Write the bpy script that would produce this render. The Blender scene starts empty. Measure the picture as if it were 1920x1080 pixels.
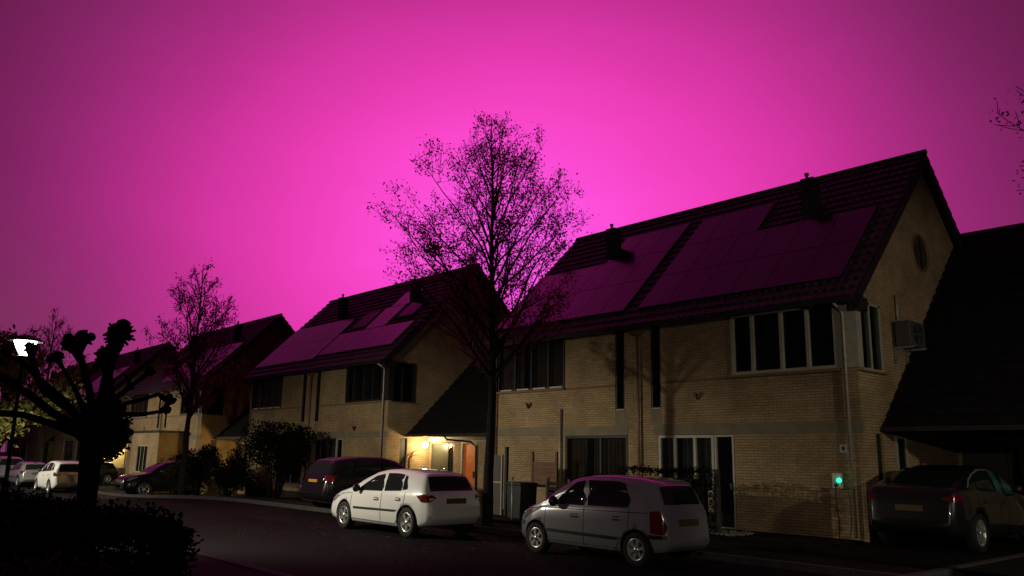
import bpy, bmesh, math, random
from mathutils import Vector, Matrix
R = math.radians
rnd = random.Random(7)
scene = bpy.context.scene
COL = scene.collection

# ------------------------------------------------------------------ camera
F_PX, PITCH, ROLL, YAW, EYE = 1535.8, 11.72, 1.08, 48.51, 1.71
cy, sy, cp, sp = math.cos(R(YAW)), math.sin(R(YAW)), math.cos(R(PITCH)), math.sin(R(PITCH))
FW = Vector((-sy*cp, cy*cp, sp)); RT0 = Vector((cy, sy, 0)); UP0 = RT0.cross(FW)
RT = RT0*math.cos(R(ROLL)) + UP0*math.sin(R(ROLL)); UP = -RT0*math.sin(R(ROLL)) + UP0*math.cos(R(ROLL))
cam = bpy.data.cameras.new('camera'); cam_o = bpy.data.objects.new('camera', cam); COL.objects.link(cam_o)
cam.sensor_width = 36; cam.lens = F_PX/1920*36; cam.clip_end = 2000; cam.clip_start = 0.05
m = Matrix((RT, UP, -FW)).transposed().to_4x4(); m.translation = (0, 0, EYE); cam_o.matrix_world = m
scene.camera = cam_o

# ------------------------------------------------------------------ materials
def mat(name, col=(.5, .5, .5), rough=.6, metal=0, coat=0, emit=None, es=0, spec=.5):
    M = bpy.data.materials.new(name); M.use_nodes = True
    p = M.node_tree.nodes['Principled BSDF']
    p.inputs['Base Color'].default_value = (*col, 1); p.inputs['Roughness'].default_value = rough
    p.inputs['Metallic'].default_value = metal; p.inputs['Coat Weight'].default_value = coat
    p.inputs['Specular IOR Level'].default_value = spec
    if emit: p.inputs['Emission Color'].default_value = (*emit, 1); p.inputs['Emission Strength'].default_value = es
    return M
def nodes(M): return M.node_tree.nodes, M.node_tree.links, M.node_tree.nodes['Principled BSDF']
def noisy(M, c1, c2, scale=4, detail=6, bump=.0, bscale=None, space='Object', rough=None):
    n, l, p = nodes(M)
    tc = n.new('ShaderNodeTexCoord'); nz = n.new('ShaderNodeTexNoise'); nz.inputs['Scale'].default_value = scale
    nz.inputs['Detail'].default_value = detail; l.new(tc.outputs[space], nz.inputs['Vector'])
    rp = n.new('ShaderNodeValToRGB'); rp.color_ramp.elements[0].position = .3; rp.color_ramp.elements[1].position = .7
    rp.color_ramp.elements[0].color = (*c1, 1); rp.color_ramp.elements[1].color = (*c2, 1)
    l.new(nz.outputs['Fac'], rp.inputs['Fac']); l.new(rp.outputs['Color'], p.inputs['Base Color'])
    if rough:
        mr = n.new('ShaderNodeMapRange'); mr.inputs['To Min'].default_value = rough[0]; mr.inputs['To Max'].default_value = rough[1]
        l.new(nz.outputs['Fac'], mr.inputs['Value']); l.new(mr.outputs['Result'], p.inputs['Roughness'])
    if bump:
        n2 = n.new('ShaderNodeTexNoise'); n2.inputs['Scale'].default_value = bscale or scale*6; n2.inputs['Detail'].default_value = 4
        l.new(tc.outputs[space], n2.inputs['Vector'])
        b = n.new('ShaderNodeBump'); b.inputs['Strength'].default_value = bump; b.inputs['Distance'].default_value = .02
        l.new(n2.outputs['Fac'], b.inputs['Height']); l.new(b.outputs['Normal'], p.inputs['Normal'])
    return M
def brick_mat(name, c1, c2, mortar, bw=.215, bh=.066, gap=.011, floor=False):
    M = mat(name, rough=.9, spec=.1 if floor else .25); n, l, p = nodes(M)
    g = n.new('ShaderNodeNewGeometry'); s = n.new('ShaderNodeSeparateXYZ'); l.new(g.outputs['Position'], s.inputs[0])
    cmb = n.new('ShaderNodeCombineXYZ')
    if floor:
        l.new(s.outputs['X'], cmb.inputs['X']); l.new(s.outputs['Y'], cmb.inputs['Y'])
    else:
        ad = n.new('ShaderNodeMath'); ad.operation = 'ADD'; l.new(s.outputs['X'], ad.inputs[0]); l.new(s.outputs['Y'], ad.inputs[1])
        l.new(ad.outputs[0], cmb.inputs['X']); l.new(s.outputs['Z'], cmb.inputs['Y'])
    b = n.new('ShaderNodeTexBrick'); b.offset = .5
    b.inputs['Scale'].default_value = 1; b.inputs['Brick Width'].default_value = bw; b.inputs['Row Height'].default_value = bh
    b.inputs['Mortar Size'].default_value = gap; b.inputs['Mortar Smooth'].default_value = .3; b.inputs['Bias'].default_value = 0
    b.inputs['Color1'].default_value = (*c1, 1); b.inputs['Color2'].default_value = (*c2, 1); b.inputs['Mortar'].default_value = (*mortar, 1)
    l.new(cmb.outputs[0], b.inputs['Vector'])
    nz = n.new('ShaderNodeTexNoise'); nz.inputs['Scale'].default_value = .9; nz.inputs['Detail'].default_value = 8; nz.inputs['Roughness'].default_value = .65
    l.new(cmb.outputs[0], nz.inputs['Vector'])
    mr = n.new('ShaderNodeMapRange'); mr.inputs['From Min'].default_value = .3; mr.inputs['From Max'].default_value = .7
    mr.inputs['To Min'].default_value = .62; mr.inputs['To Max'].default_value = 1.18; l.new(nz.outputs['Fac'], mr.inputs['Value'])
    mx = n.new('ShaderNodeMix'); mx.data_type = 'RGBA'; mx.blend_type = 'MULTIPLY'; mx.inputs[0].default_value = 1
    l.new(b.outputs['Color'], mx.inputs[6]); l.new(mr.outputs['Result'], mx.inputs[7]); l.new(mx.outputs[2], p.inputs['Base Color'])
    bp = n.new('ShaderNodeBump'); bp.inputs['Strength'].default_value = .5; bp.inputs['Distance'].default_value = .012; bp.invert = True
    l.new(b.outputs['Fac'], bp.inputs['Height']); l.new(bp.outputs['Normal'], p.inputs['Normal'])
    return M
MB = {}
MB['brick'] = brick_mat('yellow_brick', (.43, .305, .17), (.34, .235, .125), (.24, .17, .095))
MB['brick_dark'] = brick_mat('plinth_brick', (.035, .022, .016), (.025, .016, .012), (.02, .015, .01))
MB['concrete'] = noisy(mat('concrete_band', rough=.9), (.16, .135, .09), (.23, .19, .125), 3, bump=.2)
MB['course'] = noisy(mat('brick_course', rough=.9), (.17, .10, .045), (.24, .15, .07), 8, bump=.3)
MB['tile'] = mat('roof_tile', (.05, .04, .045), .62, spec=.35)
def tilebump(M):
    n, l, p = nodes(M); g = n.new('ShaderNodeNewGeometry'); s = n.new('ShaderNodeSeparateXYZ'); l.new(g.outputs['Position'], s.inputs[0])
    mu = n.new('ShaderNodeMath'); mu.operation = 'MULTIPLY'; mu.inputs[1].default_value = 2*math.pi/.21; l.new(s.outputs['X'], mu.inputs[0])
    si = n.new('ShaderNodeMath'); si.operation = 'SINE'; l.new(mu.outputs[0], si.inputs[0])
    b = n.new('ShaderNodeBump'); b.inputs['Strength'].default_value = .5; b.inputs['Distance'].default_value = .03
    l.new(si.outputs[0], b.inputs['Height']); l.new(b.outputs['Normal'], p.inputs['Normal'])
    nz = n.new('ShaderNodeTexNoise'); nz.inputs['Scale'].default_value = 2.5; nz.inputs['Detail'].default_value = 8; l.new(g.outputs['Position'], nz.inputs['Vector'])
    rp = n.new('ShaderNodeValToRGB'); rp.color_ramp.elements[0].position = .3; rp.color_ramp.elements[1].position = .75
    rp.color_ramp.elements[0].color = (.028, .02, .024, 1); rp.color_ramp.elements[1].color = (.07, .052, .06, 1)
    l.new(nz.outputs['Fac'], rp.inputs['Fac']); l.new(rp.outputs['Color'], p.inputs['Base Color'])
tilebump(MB['tile'])
MB['tile_dark'] = noisy(mat('black_roof_tile', rough=.9, spec=.1), (.008, .007, .008), (.016, .013, .015), 5, bump=.4)  # darker copy of the roof tile; vignette darkening put into its colour
MB['solar'] = mat('solar_glass', (.010, .010, .018), .16, spec=.8, coat=.0)
MB['solar_frame'] = mat('solar_frame', (.008, .008, .012), .28, spec=.6)
MB['dark_trim'] = noisy(mat('dark_painted_trim', rough=.6), (.012, .010, .010), (.02, .016, .015), 5)
MB['cream'] = noisy(mat('cream_painted_wood', rough=.55), (.34, .31, .24), (.44, .40, .31), 6, bump=.1)
MB['glass'] = mat('window_glass', (.008, .009, .010), .04, spec=.6)
def glassmix(M, f):
    n, l, p = nodes(M); t = n.new('ShaderNodeBsdfTransparent'); mx = n.new('ShaderNodeMixShader'); mx.inputs[0].default_value = f
    t.inputs[0].default_value = (.75, .8, .78, 1)
    out = n['Material Output']; l.new(p.outputs[0], mx.inputs[1]); l.new(t.outputs[0], mx.inputs[2]); l.new(mx.outputs[0], out.inputs[0])
glassmix(MB['glass'], .55)
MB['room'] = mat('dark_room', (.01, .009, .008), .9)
MB['curtain'] = noisy(mat('curtain', rough=.9), (.10, .055, .04), (.17, .10, .07), 3)
MB['curtain_pale'] = noisy(mat('net_curtain', rough=.9), (.09, .09, .085), (.16, .15, .14), 3)
MB['pipe'] = noisy(mat('zinc_pipe', rough=.5, metal=.3), (.30, .26, .22), (.40, .35, .30), 9)
MB['copper'] = noisy(mat('brown_pipe', rough=.45), (.16, .08, .05), (.24, .12, .08), 9)
MB['lead'] = noisy(mat('chimney_slate', rough=.7), (.012, .010, .011), (.03, .025, .028), 6)
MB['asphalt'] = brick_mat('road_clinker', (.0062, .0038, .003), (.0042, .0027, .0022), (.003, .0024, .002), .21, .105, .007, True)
MB['pavement'] = brick_mat('pavement_slabs', (.024, .019, .019), (.018, .015, .015), (.007, .006, .006), .3, .3, .006, True)
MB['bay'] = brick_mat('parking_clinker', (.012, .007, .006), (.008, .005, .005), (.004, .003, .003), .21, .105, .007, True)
MB['kerb'] = noisy(mat('kerb_stone', rough=.9), (.035, .03, .028), (.06, .054, .048), 6, bump=.3)
MB['soil'] = noisy(mat('garden_soil', rough=1, spec=.1), (.006, .005, .004), (.014, .011, .009), 2, bump=.6, bscale=20, space='Object')
MB['bark'] = noisy(mat('bark', rough=.95, spec=.15), (.008, .006, .0055), (.018, .014, .011), 14, bump=.8, bscale=40)
MB['bark_black'] = noisy(mat('wet_black_bark', rough=1, spec=.05), (.004, .0035, .003), (.009, .008, .006), 14, bump=.8, bscale=40)  # darker copy of bark; the silhouette's shade is put into its colour
def leafmat(name, c1, c2, tr=.35, tc_=None):
    M = noisy(mat(name, rough=.6, spec=.3), c1, c2, 1.3)
    n, l, p = nodes(M); t = n.new('ShaderNodeBsdfTranslucent'); t.inputs[0].default_value = (*(tc_ or c2), 1)
    mx = n.new('ShaderNodeMixShader'); mx.inputs[0].default_value = tr; out = n['Material Output']
    l.new(p.outputs[0], mx.inputs[1]); l.new(t.outputs[0], mx.inputs[2]); l.new(mx.outputs[0], out.inputs[0]); return M
MB['leaf'] = leafmat('autumn_leaf', (.035, .018, .012), (.07, .032, .022), .55, (.28, .085, .11))
MB['leaf_green'] = leafmat('green_leaf', (.14, .15, .04), (.27, .24, .07), .3)
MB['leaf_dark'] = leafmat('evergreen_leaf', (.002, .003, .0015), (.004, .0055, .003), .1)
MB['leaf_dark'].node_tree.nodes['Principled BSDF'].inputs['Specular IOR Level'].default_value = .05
MB['black_plastic'] = mat('black_plastic', (.008, .008, .009), .5)
MB['tyre'] = mat('tyre_rubber', (.006, .006, .006), .8)
MB['alloy'] = mat('alloy_wheel', (.62, .62, .62), .3, metal=.75)
MB['chrome'] = mat('chrome', (.7, .7, .72), .12, metal=1)
MB['carglass'] = mat('car_glass', (.012, .016, .015), .05, spec=.7)
MB['plate_dim'] = mat('dull_yellow_plate', (.10, .065, .025), .5)
MB['green_glass'] = mat('green_tinted_glass', (.03, .13, .105), .12, spec=.7)  # green base colour carries a reflection on the tinted pane
MB['tail'] = mat('tail_lens', (.11, .008, .009), .15, coat=.6)
MB['head'] = mat('headlamp_lens', (.35, .36, .38), .08, metal=.4, coat=.8)
MB['plate'] = mat('yellow_plate', (.55, .28, .03), .4)
MB['white_paint'] = mat('white_car_paint', (.80, .80, .77), .35, coat=1)
MB['silver_paint'] = mat('silver_car_paint', (.36, .365, .385), .24, metal=.5, coat=1)
MB['dark_paint'] = mat('dark_grey_car_paint', (.025, .025, .024), .3, metal=.5, coat=1)
MB['black_paint'] = mat('black_car_paint', (.008, .008, .009), .25, coat=.9)
MB['grey_plastic'] = noisy(mat('grey_coated_metal', rough=.6), (.05, .047, .043), (.07, .066, .06), 3)
MB['white_plastic'] = mat('white_plastic', (.55, .55, .52), .4)
MB['wood'] = noisy(mat('brown_wood', rough=.7), (.10, .04, .02), (.16, .07, .03), 5, bump=.2)
MB['orange'] = noisy(mat('varnished_door', rough=.45), (.62, .14, .03), (.75, .20, .05), 3)
MB['door_grey'] = mat('grey_green_door', (.05, .052, .038), .4)
MB['lampglass'] = mat('lit_lamp_glass', (1, 1, 1), .4, emit=(1, .80, .42), es=9)
MB['streetglass'] = mat('lit_street_lamp_glass', (.0, .0, .0), .9, spec=0, emit=(.93, 1, .80), es=14)
n_, l_, p_ = nodes(MB['streetglass']); t_ = n_.new('ShaderNodeBsdfTransparent'); m_ = n_.new('ShaderNodeMixShader'); m_.inputs[0].default_value = .6
l_.new(p_.outputs[0], m_.inputs[1]); l_.new(t_.outputs[0], m_.inputs[2]); l_.new(m_.outputs[0], n_['Material Output'].inputs[0])
MB['green_led'] = mat('green_status_light', (.0, .3, .15), .4, emit=(.02, 1, .45), es=2.2)
MB['red_led'] = mat('red_status_light', (.3, .0, .0), .4, emit=(1, .03, .02), es=.12)
MB['steel'] = noisy(mat('galvanised_steel', rough=.5, metal=.5), (.22, .22, .21), (.32, .32, .31), 8)
MB['lamp_pole'] = mat('lamp_pole_paint', (.02, .022, .02), .8, spec=.05)
MB['red_paint'] = mat('red_enamel', (.45, .02, .02), .3, coat=.5)
MB['ornament'] = mat('rusty_ornament', (.04, .02, .015), .5, metal=.5)
MB['pebble'] = noisy(mat('pale_pebbles', rough=.8), (.10, .09, .08), (.24, .22, .20), 12)

# ------------------------------------------------------------------ helpers
def empty(name, loc=(0, 0, 0), rz=0, label=None, cat=None, group=None):
    o = bpy.data.objects.new(name, None); COL.objects.link(o); o.location = loc; o.rotation_euler = (0, 0, rz)
    o.empty_display_size = .2; tag(o, label, cat, group); return o
def tag(o, label=None, cat=None, group=None, kind=None):
    if label: o['label'] = label
    if cat: o['category'] = cat
    if group: o['group'] = group
    if kind: o['kind'] = kind
    return o
class Mesh:
    def __init__(s): s.v = []; s.f = []; s.mi = []; s.sm = []
    def add(s, vs, fs, mi=0, smooth=False):
        b = len(s.v); s.v += [tuple(v) for v in vs]; s.f += [tuple(i+b for i in f) for f in fs]
        s.mi += [mi]*len(fs); s.sm += [smooth]*len(fs); return s
    def box(s, x0, x1, y0, y1, z0, z1, mi=0):
        vs = [(x, y, z) for z in (z0, z1) for y in (y0, y1) for x in (x0, x1)]
        return s.add(vs, [(0, 2, 3, 1), (4, 5, 7, 6), (0, 1, 5, 4), (2, 6, 7, 3), (0, 4, 6, 2), (1, 3, 7, 5)], mi)
    def tube(s, pts, rad, n=8, mi=0, smooth=True, cap=True):
        pts = [Vector(p) for p in pts]; rad = rad if isinstance(rad, (list, tuple)) else [rad]*len(pts)
        vs = []; fs = []; up = None
        for i, p in enumerate(pts):
            d = (pts[min(i+1, len(pts)-1)] - pts[max(i-1, 0)])
            d = d.normalized() if d.length > 1e-9 else Vector((0, 0, 1))
            a = d.cross(Vector((0, 0, 1)) if abs(d.z) < .95 else Vector((1, 0, 0))).normalized()
            if up is not None:
                a2 = up - d*up.dot(d)
                if a2.length > 1e-4: a = a2.normalized()
            up = a; b = d.cross(a)
            for k in range(n):
                t = 2*math.pi*k/n; vs.append(p + (a*math.cos(t) + b*math.sin(t))*rad[i])
        for i in range(len(pts)-1):
            for k in range(n):
                fs.append((i*n+k, i*n+(k+1) % n, (i+1)*n+(k+1) % n, (i+1)*n+k))
        if cap: fs.append(tuple(range(n-1, -1, -1))); fs.append(tuple((len(pts)-1)*n+k for k in range(n)))
        return s.add(vs, fs, mi, smooth)
    def lathe(s, prof, c=(0, 0, 0), axis='z', n=24, mi=0, smooth=True):
        vs = []; fs = []
        for (r, h) in prof:
            for k in range(n):
                t = 2*math.pi*k/n; a, b = r*math.cos(t), r*math.sin(t)
                vs.append({'z': (c[0]+a, c[1]+b, c[2]+h), 'y': (c[0]+a, c[1]+h, c[2]+b), 'x': (c[0]+h, c[1]+a, c[2]+b)}[axis])
        for i in range(len(prof)-1):
            for k in range(n): fs.append((i*n+k, i*n+(k+1) % n, (i+1)*n+(k+1) % n, (i+1)*n+k))
        return s.add(vs, fs, mi, smooth)
    def prism(s, poly, a0, a1, axis='y', mi=0):
        n = len(poly); vs = []
        for a in (a0, a1):
            for (u, w) in poly: vs.append({'y': (u, a, w), 'x': (a, u, w), 'z': (u, w, a)}[axis])
        fs = [tuple(range(n)), tuple(range(2*n-1, n-1, -1))] + [(i, i+n, (i+1) % n+n, (i+1) % n) for i in range(n)]
        return s.add(vs, fs, mi)
    def build(s, name, mats, parent=None, loc=None, fix=True, bevel=0):
        me = bpy.data.meshes.new(name); me.from_pydata(s.v, [], s.f)
        mats = mats if isinstance(mats, (list, tuple)) else [mats]
        for M in mats: me.materials.append(MB[M] if isinstance(M, str) else M)
        me.polygons.foreach_set('material_index', s.mi); me.polygons.foreach_set('use_smooth', s.sm)
        if fix:
            bm = bmesh.new(); bm.from_mesh(me); bmesh.ops.recalc_face_normals(bm, faces=bm.faces); bm.to_mesh(me); bm.free()
        me.update(); o = bpy.data.objects.new(name, me); COL.objects.link(o)
        if parent: o.parent = parent
        if loc: o.location = loc
        if bevel:
            b = o.modifiers.new('bevel', 'BEVEL'); b.width = bevel; b.segments = 2; b.limit_method = 'ANGLE'
        return o
def copy_tree(o, parent=None):
    c = o.copy(); COL.objects.link(c); c.parent = parent
    for ch in [q for q in bpy.data.objects if q.parent == o]: copy_tree(ch, c)
    return c
KIDS = {}

# ------------------------------------------------------------------ ground
def gz(x):
    t = min(1, max(0, (-28-x)/17)); return -.45*t*t*(3-2*t)
def sheet(name, x0, x1, y0, y1, z, M, nx=60, parent=None):
    s = Mesh(); xs = [x0+(x1-x0)*i/nx for i in range(nx+1)]
    vs = [(x, y, gz(x)+z) for x in xs for y in (y0, y1)]
    s.add(vs, [(2*i, 2*i+2, 2*i+3, 2*i+1) for i in range(nx)])
    o = s.build(name, M, parent); o['kind'] = 'structure'; return o
s = Mesh(); xs = [-600, -300, -150] + [-80+2*i for i in range(60)] + [80, 300]
ys = [-300, -60, 0, 5.5, 10, 14, 20, 40, 120, 500]
s.add([(x, y, gz(x)-.02) for x in xs for y in ys], [(i*len(ys)+j, (i+1)*len(ys)+j, (i+1)*len(ys)+j+1, i*len(ys)+j+1) for i in range(len(xs)-1) for j in range(len(ys)-1)])
s.build('ground', 'soil')['kind'] = 'structure'
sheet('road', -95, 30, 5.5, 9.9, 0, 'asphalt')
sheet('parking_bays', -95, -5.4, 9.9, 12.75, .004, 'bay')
sheet('near_pavement', -95, 30, 3.1, 5.35, .1, 'pavement')
sheet('far_pavement', -95, -5.4, 12.9, 14.1, .1, 'pavement')
sheet('driveway', -8.2, -5.55, 14.1, 22.2, .11, 'bay', 4)
sheet('side_path', -5.40, -2.0, 14.1, 30, .13, 'pavement', 4)
def kerb(name, x0, x1, y0, y1):
    s = Mesh(); n = max(2, int(abs(x1-x0)/1.0))
    for i in range(n):
        a, b = x0+(x1-x0)*i/n, x0+(x1-x0)*(i+1)/n-.012
        s.box(a, b, y0, y1, gz((a+b)/2)-.2, gz((a+b)/2)+.12)
    o = s.build(name, 'kerb'); o['kind'] = 'structure'
kerb('kerb', -95, 30, 5.352, 5.498); kerb('kerb', -95, -5.4, 12.752, 12.898)
s = Mesh()
for i in range(18): s.box(-5.55, -5.402, 10+i*1.0, 10.985+i*1.0, -.2, .15)
s.build('kerb', 'kerb')['kind'] = 'structure'
# garden earth raised a little towards the houses
s = Mesh(); s.box(-20.2, -8.35, 14.1, 17.3, -.1, .16); s.build('garden_bed', 'soil')['kind'] = 'structure'

# ------------------------------------------------------------------ houses
W, D, RY, RZ, WT = 12.05, 8.1, 4.05, 9.73, 5.27
SL = .996
def plane_z(y): return RZ - abs(RY-y)*SL
def wall_face(s, x0, x1, z0, z1, ops, y=0.0, dep=.12, axis='y', sgn=1):
    xs = sorted({x0, x1, *[o[0] for o in ops], *[o[1] for o in ops]}); zs = sorted({z0, z1, *[o[2] for o in ops], *[o[3] for o in ops]})
    P = (lambda a, d, z: (a, y+d*sgn, z)) if axis == 'y' else (lambda a, d, z: (y+d*sgn, a, z))
    for i in range(len(xs)-1):
        for j in range(len(zs)-1):
            mx, mz = (xs[i]+xs[i+1])/2, (zs[j]+zs[j+1])/2
            if any(o[0] < mx < o[1] and o[2] < mz < o[3] for o in ops): continue
            s.add([P(xs[i], 0, zs[j]), P(xs[i+1], 0, zs[j]), P(xs[i+1], 0, zs[j+1]), P(xs[i], 0, zs[j+1])], [(0, 1, 2, 3)])
    for (a, b, c, d) in ops:
        s.add([P(a, 0, c), P(b, 0, c), P(b, 0, d), P(a, 0, d), P(a, dep, c), P(b, dep, c), P(b, dep, d), P(a, dep, d)],
              [(0, 4, 5, 1), (1, 5, 6, 2), (2, 6, 7, 3), (3, 7, 4, 0)])
def window(parent, x0, x1, z0, z1, mull=(), y=0.0, fm='cream', curtain=None, fw=.06, proud=0.03, sill=True, name='window', low=0):
    """front-facing window; frame, mullions, pane, curtain as children"""
    f = Mesh(); a, b = y-proud, y+.05
    f.box(x0, x0+fw, a, b, z0, z1); f.box(x1-fw, x1, a, b, z0, z1); f.box(x0+fw, x1-fw, a, b, z0, z0+fw); f.box(x0+fw, x1-fw, a, b, z1-fw, z1)
    for q in mull: f.box(q-fw/2, q+fw/2, a-.004, b-.004, z0+fw, z1-fw)
    o = f.build(name, fm, parent)
    g = Mesh(); g.add([(x0+fw, y+.03, z0+fw), (x1-fw, y+.03, z0+fw), (x1-fw, y+.03, z1-fw), (x0+fw, y+.03, z1-fw)], [(0, 1, 2, 3)])
    g.build('pane', 'glass', o, fix=False)
    k = Mesh(); k.add([(x0, y+.45, z0), (x1, y+.45, z0), (x1, y+.45, z1), (x0, y+.45, z1)], [(0, 1, 2, 3)]); k.build('room_backing', 'room', o, fix=False)
    if curtain:
        c = Mesh(); n = int((x1-x0)/.03); rr = random.Random(int(abs(x0)*100))
        gap0 = rr.uniform(.3, .6)
        pts = []
        for i in range(n+1):
            u = i/n; pts.append((x0+.02+(x1-x0-.04)*u, y+.14+.03*math.sin(i*1.3)+.012*math.sin(i*.47), u))
        for i in range(n):
            if abs(pts[i][2]-gap0) < .05: continue
            p, q = pts[i], pts[i+1]
            c.add([(p[0], p[1], z0+.02), (q[0], q[1], z0+.02), (q[0], q[1], z1-.02), (p[0], p[1], z1-.02)], [(0, 1, 2, 3)], 0, True)
        c.build('curtain', curtain, o, fix=False)
    if sill:
        q = Mesh(); q.box(x0-.03, x1+.03, y-.10, y+.02, z0-.07, z0-.004); q.build('sill', 'course', o)
    return o

def make_house():
    H = empty('semi_detached_house')
    # openings (local x: 0 = right corner, -W = left corner; mirrored about -W/2 = -6.03 on the upper floor)
    BL, BR = -W, 0
    slits = [(-6.94, -6.60, 3.05, WT), (-5.69, -5.35, 3.05, WT)]
    bays = [(-W, -8.91, 3.78, WT), (-3.14, 0, 3.78, WT)]
    grd = [(-8.88, -6.49, .35, 2.37), (-5.49, -3.17, .12, 2.37)]
    s = Mesh(); wall_face(s, -W, 0, .5, WT, slits+bays+grd, dep=.13)
    # side walls incl. gables, built from strips so the bay windows stay open
    for X, sg in ((0, -1), (-W, 1)):
        wall_face(s, 0, D, .5, WT, [(0, 1.14, 3.78, WT)] + ([(.62, .95, .5, 2.37)] if X == 0 else []), y=X, dep=.13, axis='x', sgn=sg)
        s.add([(X, 0, WT), (X, D, WT), (X, RY, RZ-.12-.28)], [(0, 1, 2)])
        s.add([(X, 0, WT), (X, RY, RZ-.4), (X, RY, plane_z(RY)-.1), (X, 0, plane_z(0)-.1)], [(0, 1, 2, 3)])
        s.add([(X, D, WT), (X, RY, RZ-.4), (X, RY, plane_z(RY)-.1), (X, D, plane_z(D)-.1)], [(0, 1, 2, 3)])
    s.add([(-W, D, .5), (0, D, .5), (0, D, WT), (-W, D, WT)], [(0, 1, 2, 3)])
    w = s.build('wall', 'brick', H, fix=False)
    s = Mesh(); s.box(-W+.01, -.01, .01, D-.01, -.8, .5); s.build('plinth', 'brick_dark', H)
    s = Mesh(); s.box(-W+.5, -.5, .5, D-.3, .3, 5.2); s.build('inner_core', 'room', H)
    s = Mesh(); s.box(-.10, -.06, .62, .95, .45, 2.37); s.build('side_door', 'dark_trim', H)
    for a, b in ((-W-.006, -6.49), (-5.59, .006)):
        s = Mesh(); s.box(a, b, -.012, .09, 2.375, 2.62); s.build('concrete_band', 'concrete', H)
    for a, b in ((-8.91, -6.94), (-5.35, -3.14)):
        s = Mesh(); s.box(a, b, -.012, .06, 3.70, 3.775); s.build('string_course', 'course', H)
    for a, b in ((-6.94, -6.60), (-5.69, -5.35)):
        s = Mesh(); s.box(a, b, -.006, .08, 2.64, 3.03); s.build('spandrel_panel', 'concrete', H)
        window(H, a, b, 3.05, WT-.01, fm='dark_trim', fw=.05, y=.05, sill=False, name='slit_window')
        s = Mesh(); s.box(a+.04, b, -.02, .04, 3.05, 3.075); s.build('sill', 'cream', H)
    # first-floor corner windows
    window(H, -3.14, -.42, 3.78, WT-.01, mull=(-2.55, -1.78, -1.12), fw=.075, proud=.05, name='window')
    window(H, -W+.12, -8.91, 3.78, WT-.01, mull=(-11.1, -10.35, -9.6), fm='dark_trim', curtain='curtain', name='window')
    for q in (-11.5, -10.72, -9.97, -9.25):
        s = Mesh(); s.box(q-.26, q+.26, -.056, -.032, 3.79, 3.825); s.build('sill_drip', 'white_plastic', H)
    s = Mesh(); s.box(-.42, .05, -.05, .04, 3.78, WT-.01); s.box(-.04, .05, .04, .16, 3.78, WT-.01); s.build('corner_panel', 'cream', H)
    s = Mesh(); s.box(-W-.05, -W+.12, -.05, .1, 3.78, WT-.01); s.build('corner_panel', 'dark_trim', H)
    # side returns of the corner windows
    for X, sg, fm in ((0, 1, 'cream'), (-W, -1, 'dark_trim')):
        f = Mesh(); lo, hi = sorted((X-.05*sg, X+.05*sg))
        y0 = .16 if sg > 0 else .1
        for a, b in ((y0, y0+.02), (.55, .62), (1.07, 1.14)): f.box(lo, hi, a, b, 3.78, WT-.01)
        f.box(lo, hi, y0, 1.14, 3.70, 3.78); f.box(lo, hi, y0, 1.14, WT-.06, WT-.01)
        o = f.build('side_window', fm, H)
        g = Mesh(); g.add([(X+.03*sg, y0, 3.8), (X+.03*sg, 1.12, 3.8), (X+.03*sg, 1.12, WT-.06), (X+.03*sg, y0, WT-.06)], [(0, 1, 2, 3)]); g.build('pane', 'glass', o, fix=False)
        q = Mesh(); lo, hi = sorted((X-.02*sg, X+.11*sg)); q.box(lo, hi, 0, 1.2, 3.69, 3.73); q.build('sill', 'course', o)
    # ground floor
    window(H, -8.86, -6.51, .37, 2.36, mull=(-7.5,), fm='dark_trim', curtain='curtain', y=.03)
    window(H, -5.47, -3.76, .95, 2.36, mull=(-4.95, -4.33), curtain='curtain_pale', fw=.07, y=.03)
    s = Mesh(); s.box(-5.49, -3.74, .02, .12, .12, .88); s.build('apron_panel', 'concrete', H)
    d = window(H, -3.74, -3.19, .14, 2.36, fm='cream', fw=.05, y=.03, sill=False, name='glazed_door')
    s = Mesh(); s.box(-3.30, -3.26, -.05, .0, 1.05, 1.2); s.build('handle', 'chrome', d)
    # roof: stepped tile courses
    def slope(s, x0, x1, ya, yb, za, zb, rows, lip=.05):
        for k in range(rows):
            t0, t1 = k/rows, (k+1)/rows
            y0, y1, z0, z1 = ya+(yb-ya)*t0, ya+(yb-ya)*t1, za+(zb-za)*t0, za+(zb-za)*t1
            ny, nz = -(zb-za), abs(yb-ya); L = math.hypot(ny, nz); ny, nz = ny/L*(1 if yb > ya else -1)*1, nz/L
            s.add([(x0, y0+ny*lip, z0+nz*lip), (x1, y0+ny*lip, z0+nz*lip), (x1, y1, z1), (x0, y1, z1), (x0, y0, z0), (x1, y0, z0)],
                  [(0, 1, 2, 3), (4, 5, 1, 0)])
    make_house.slope = slope
    s = Mesh(); ov = .25; e = -.42
    slope(s, -W-ov, ov, e, RY, plane_z(e), RZ, 19); slope(s, -W-ov, ov, 2*RY-e, RY, plane_z(e), RZ, 19)
    rf = s.build('roof', 'tile', H, fix=False)
    s = Mesh(); s.tube([(-W-ov-.02, RY, RZ-.0), (ov+.02, RY, RZ-.0)], .075, 10); s.build('ridge_cap', 'tile', rf)
    for X in (-W-ov, ov-.04):   # verge boards, soffits
        s = Mesh(); s.prism([(e, plane_z(e)-.004), (RY, RZ-.004), (2*RY-e, plane_z(e)-.004), (2*RY-e, plane_z(e)-.30), (RY, RZ-.34), (e, plane_z(e)-.30)], X, X+.04, 'x')
        s.build('verge_board', 'dark_trim', rf)
    s = Mesh(); s.prism([(e, plane_z(e)-.05), (RY, RZ-.05), (2*RY-e, plane_z(e)-.05), (2*RY-e, plane_z(e)-.12), (RY, RZ-.12), (e, plane_z(e)-.12)], -W-ov+.045, ov-.045, 'x')
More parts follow.
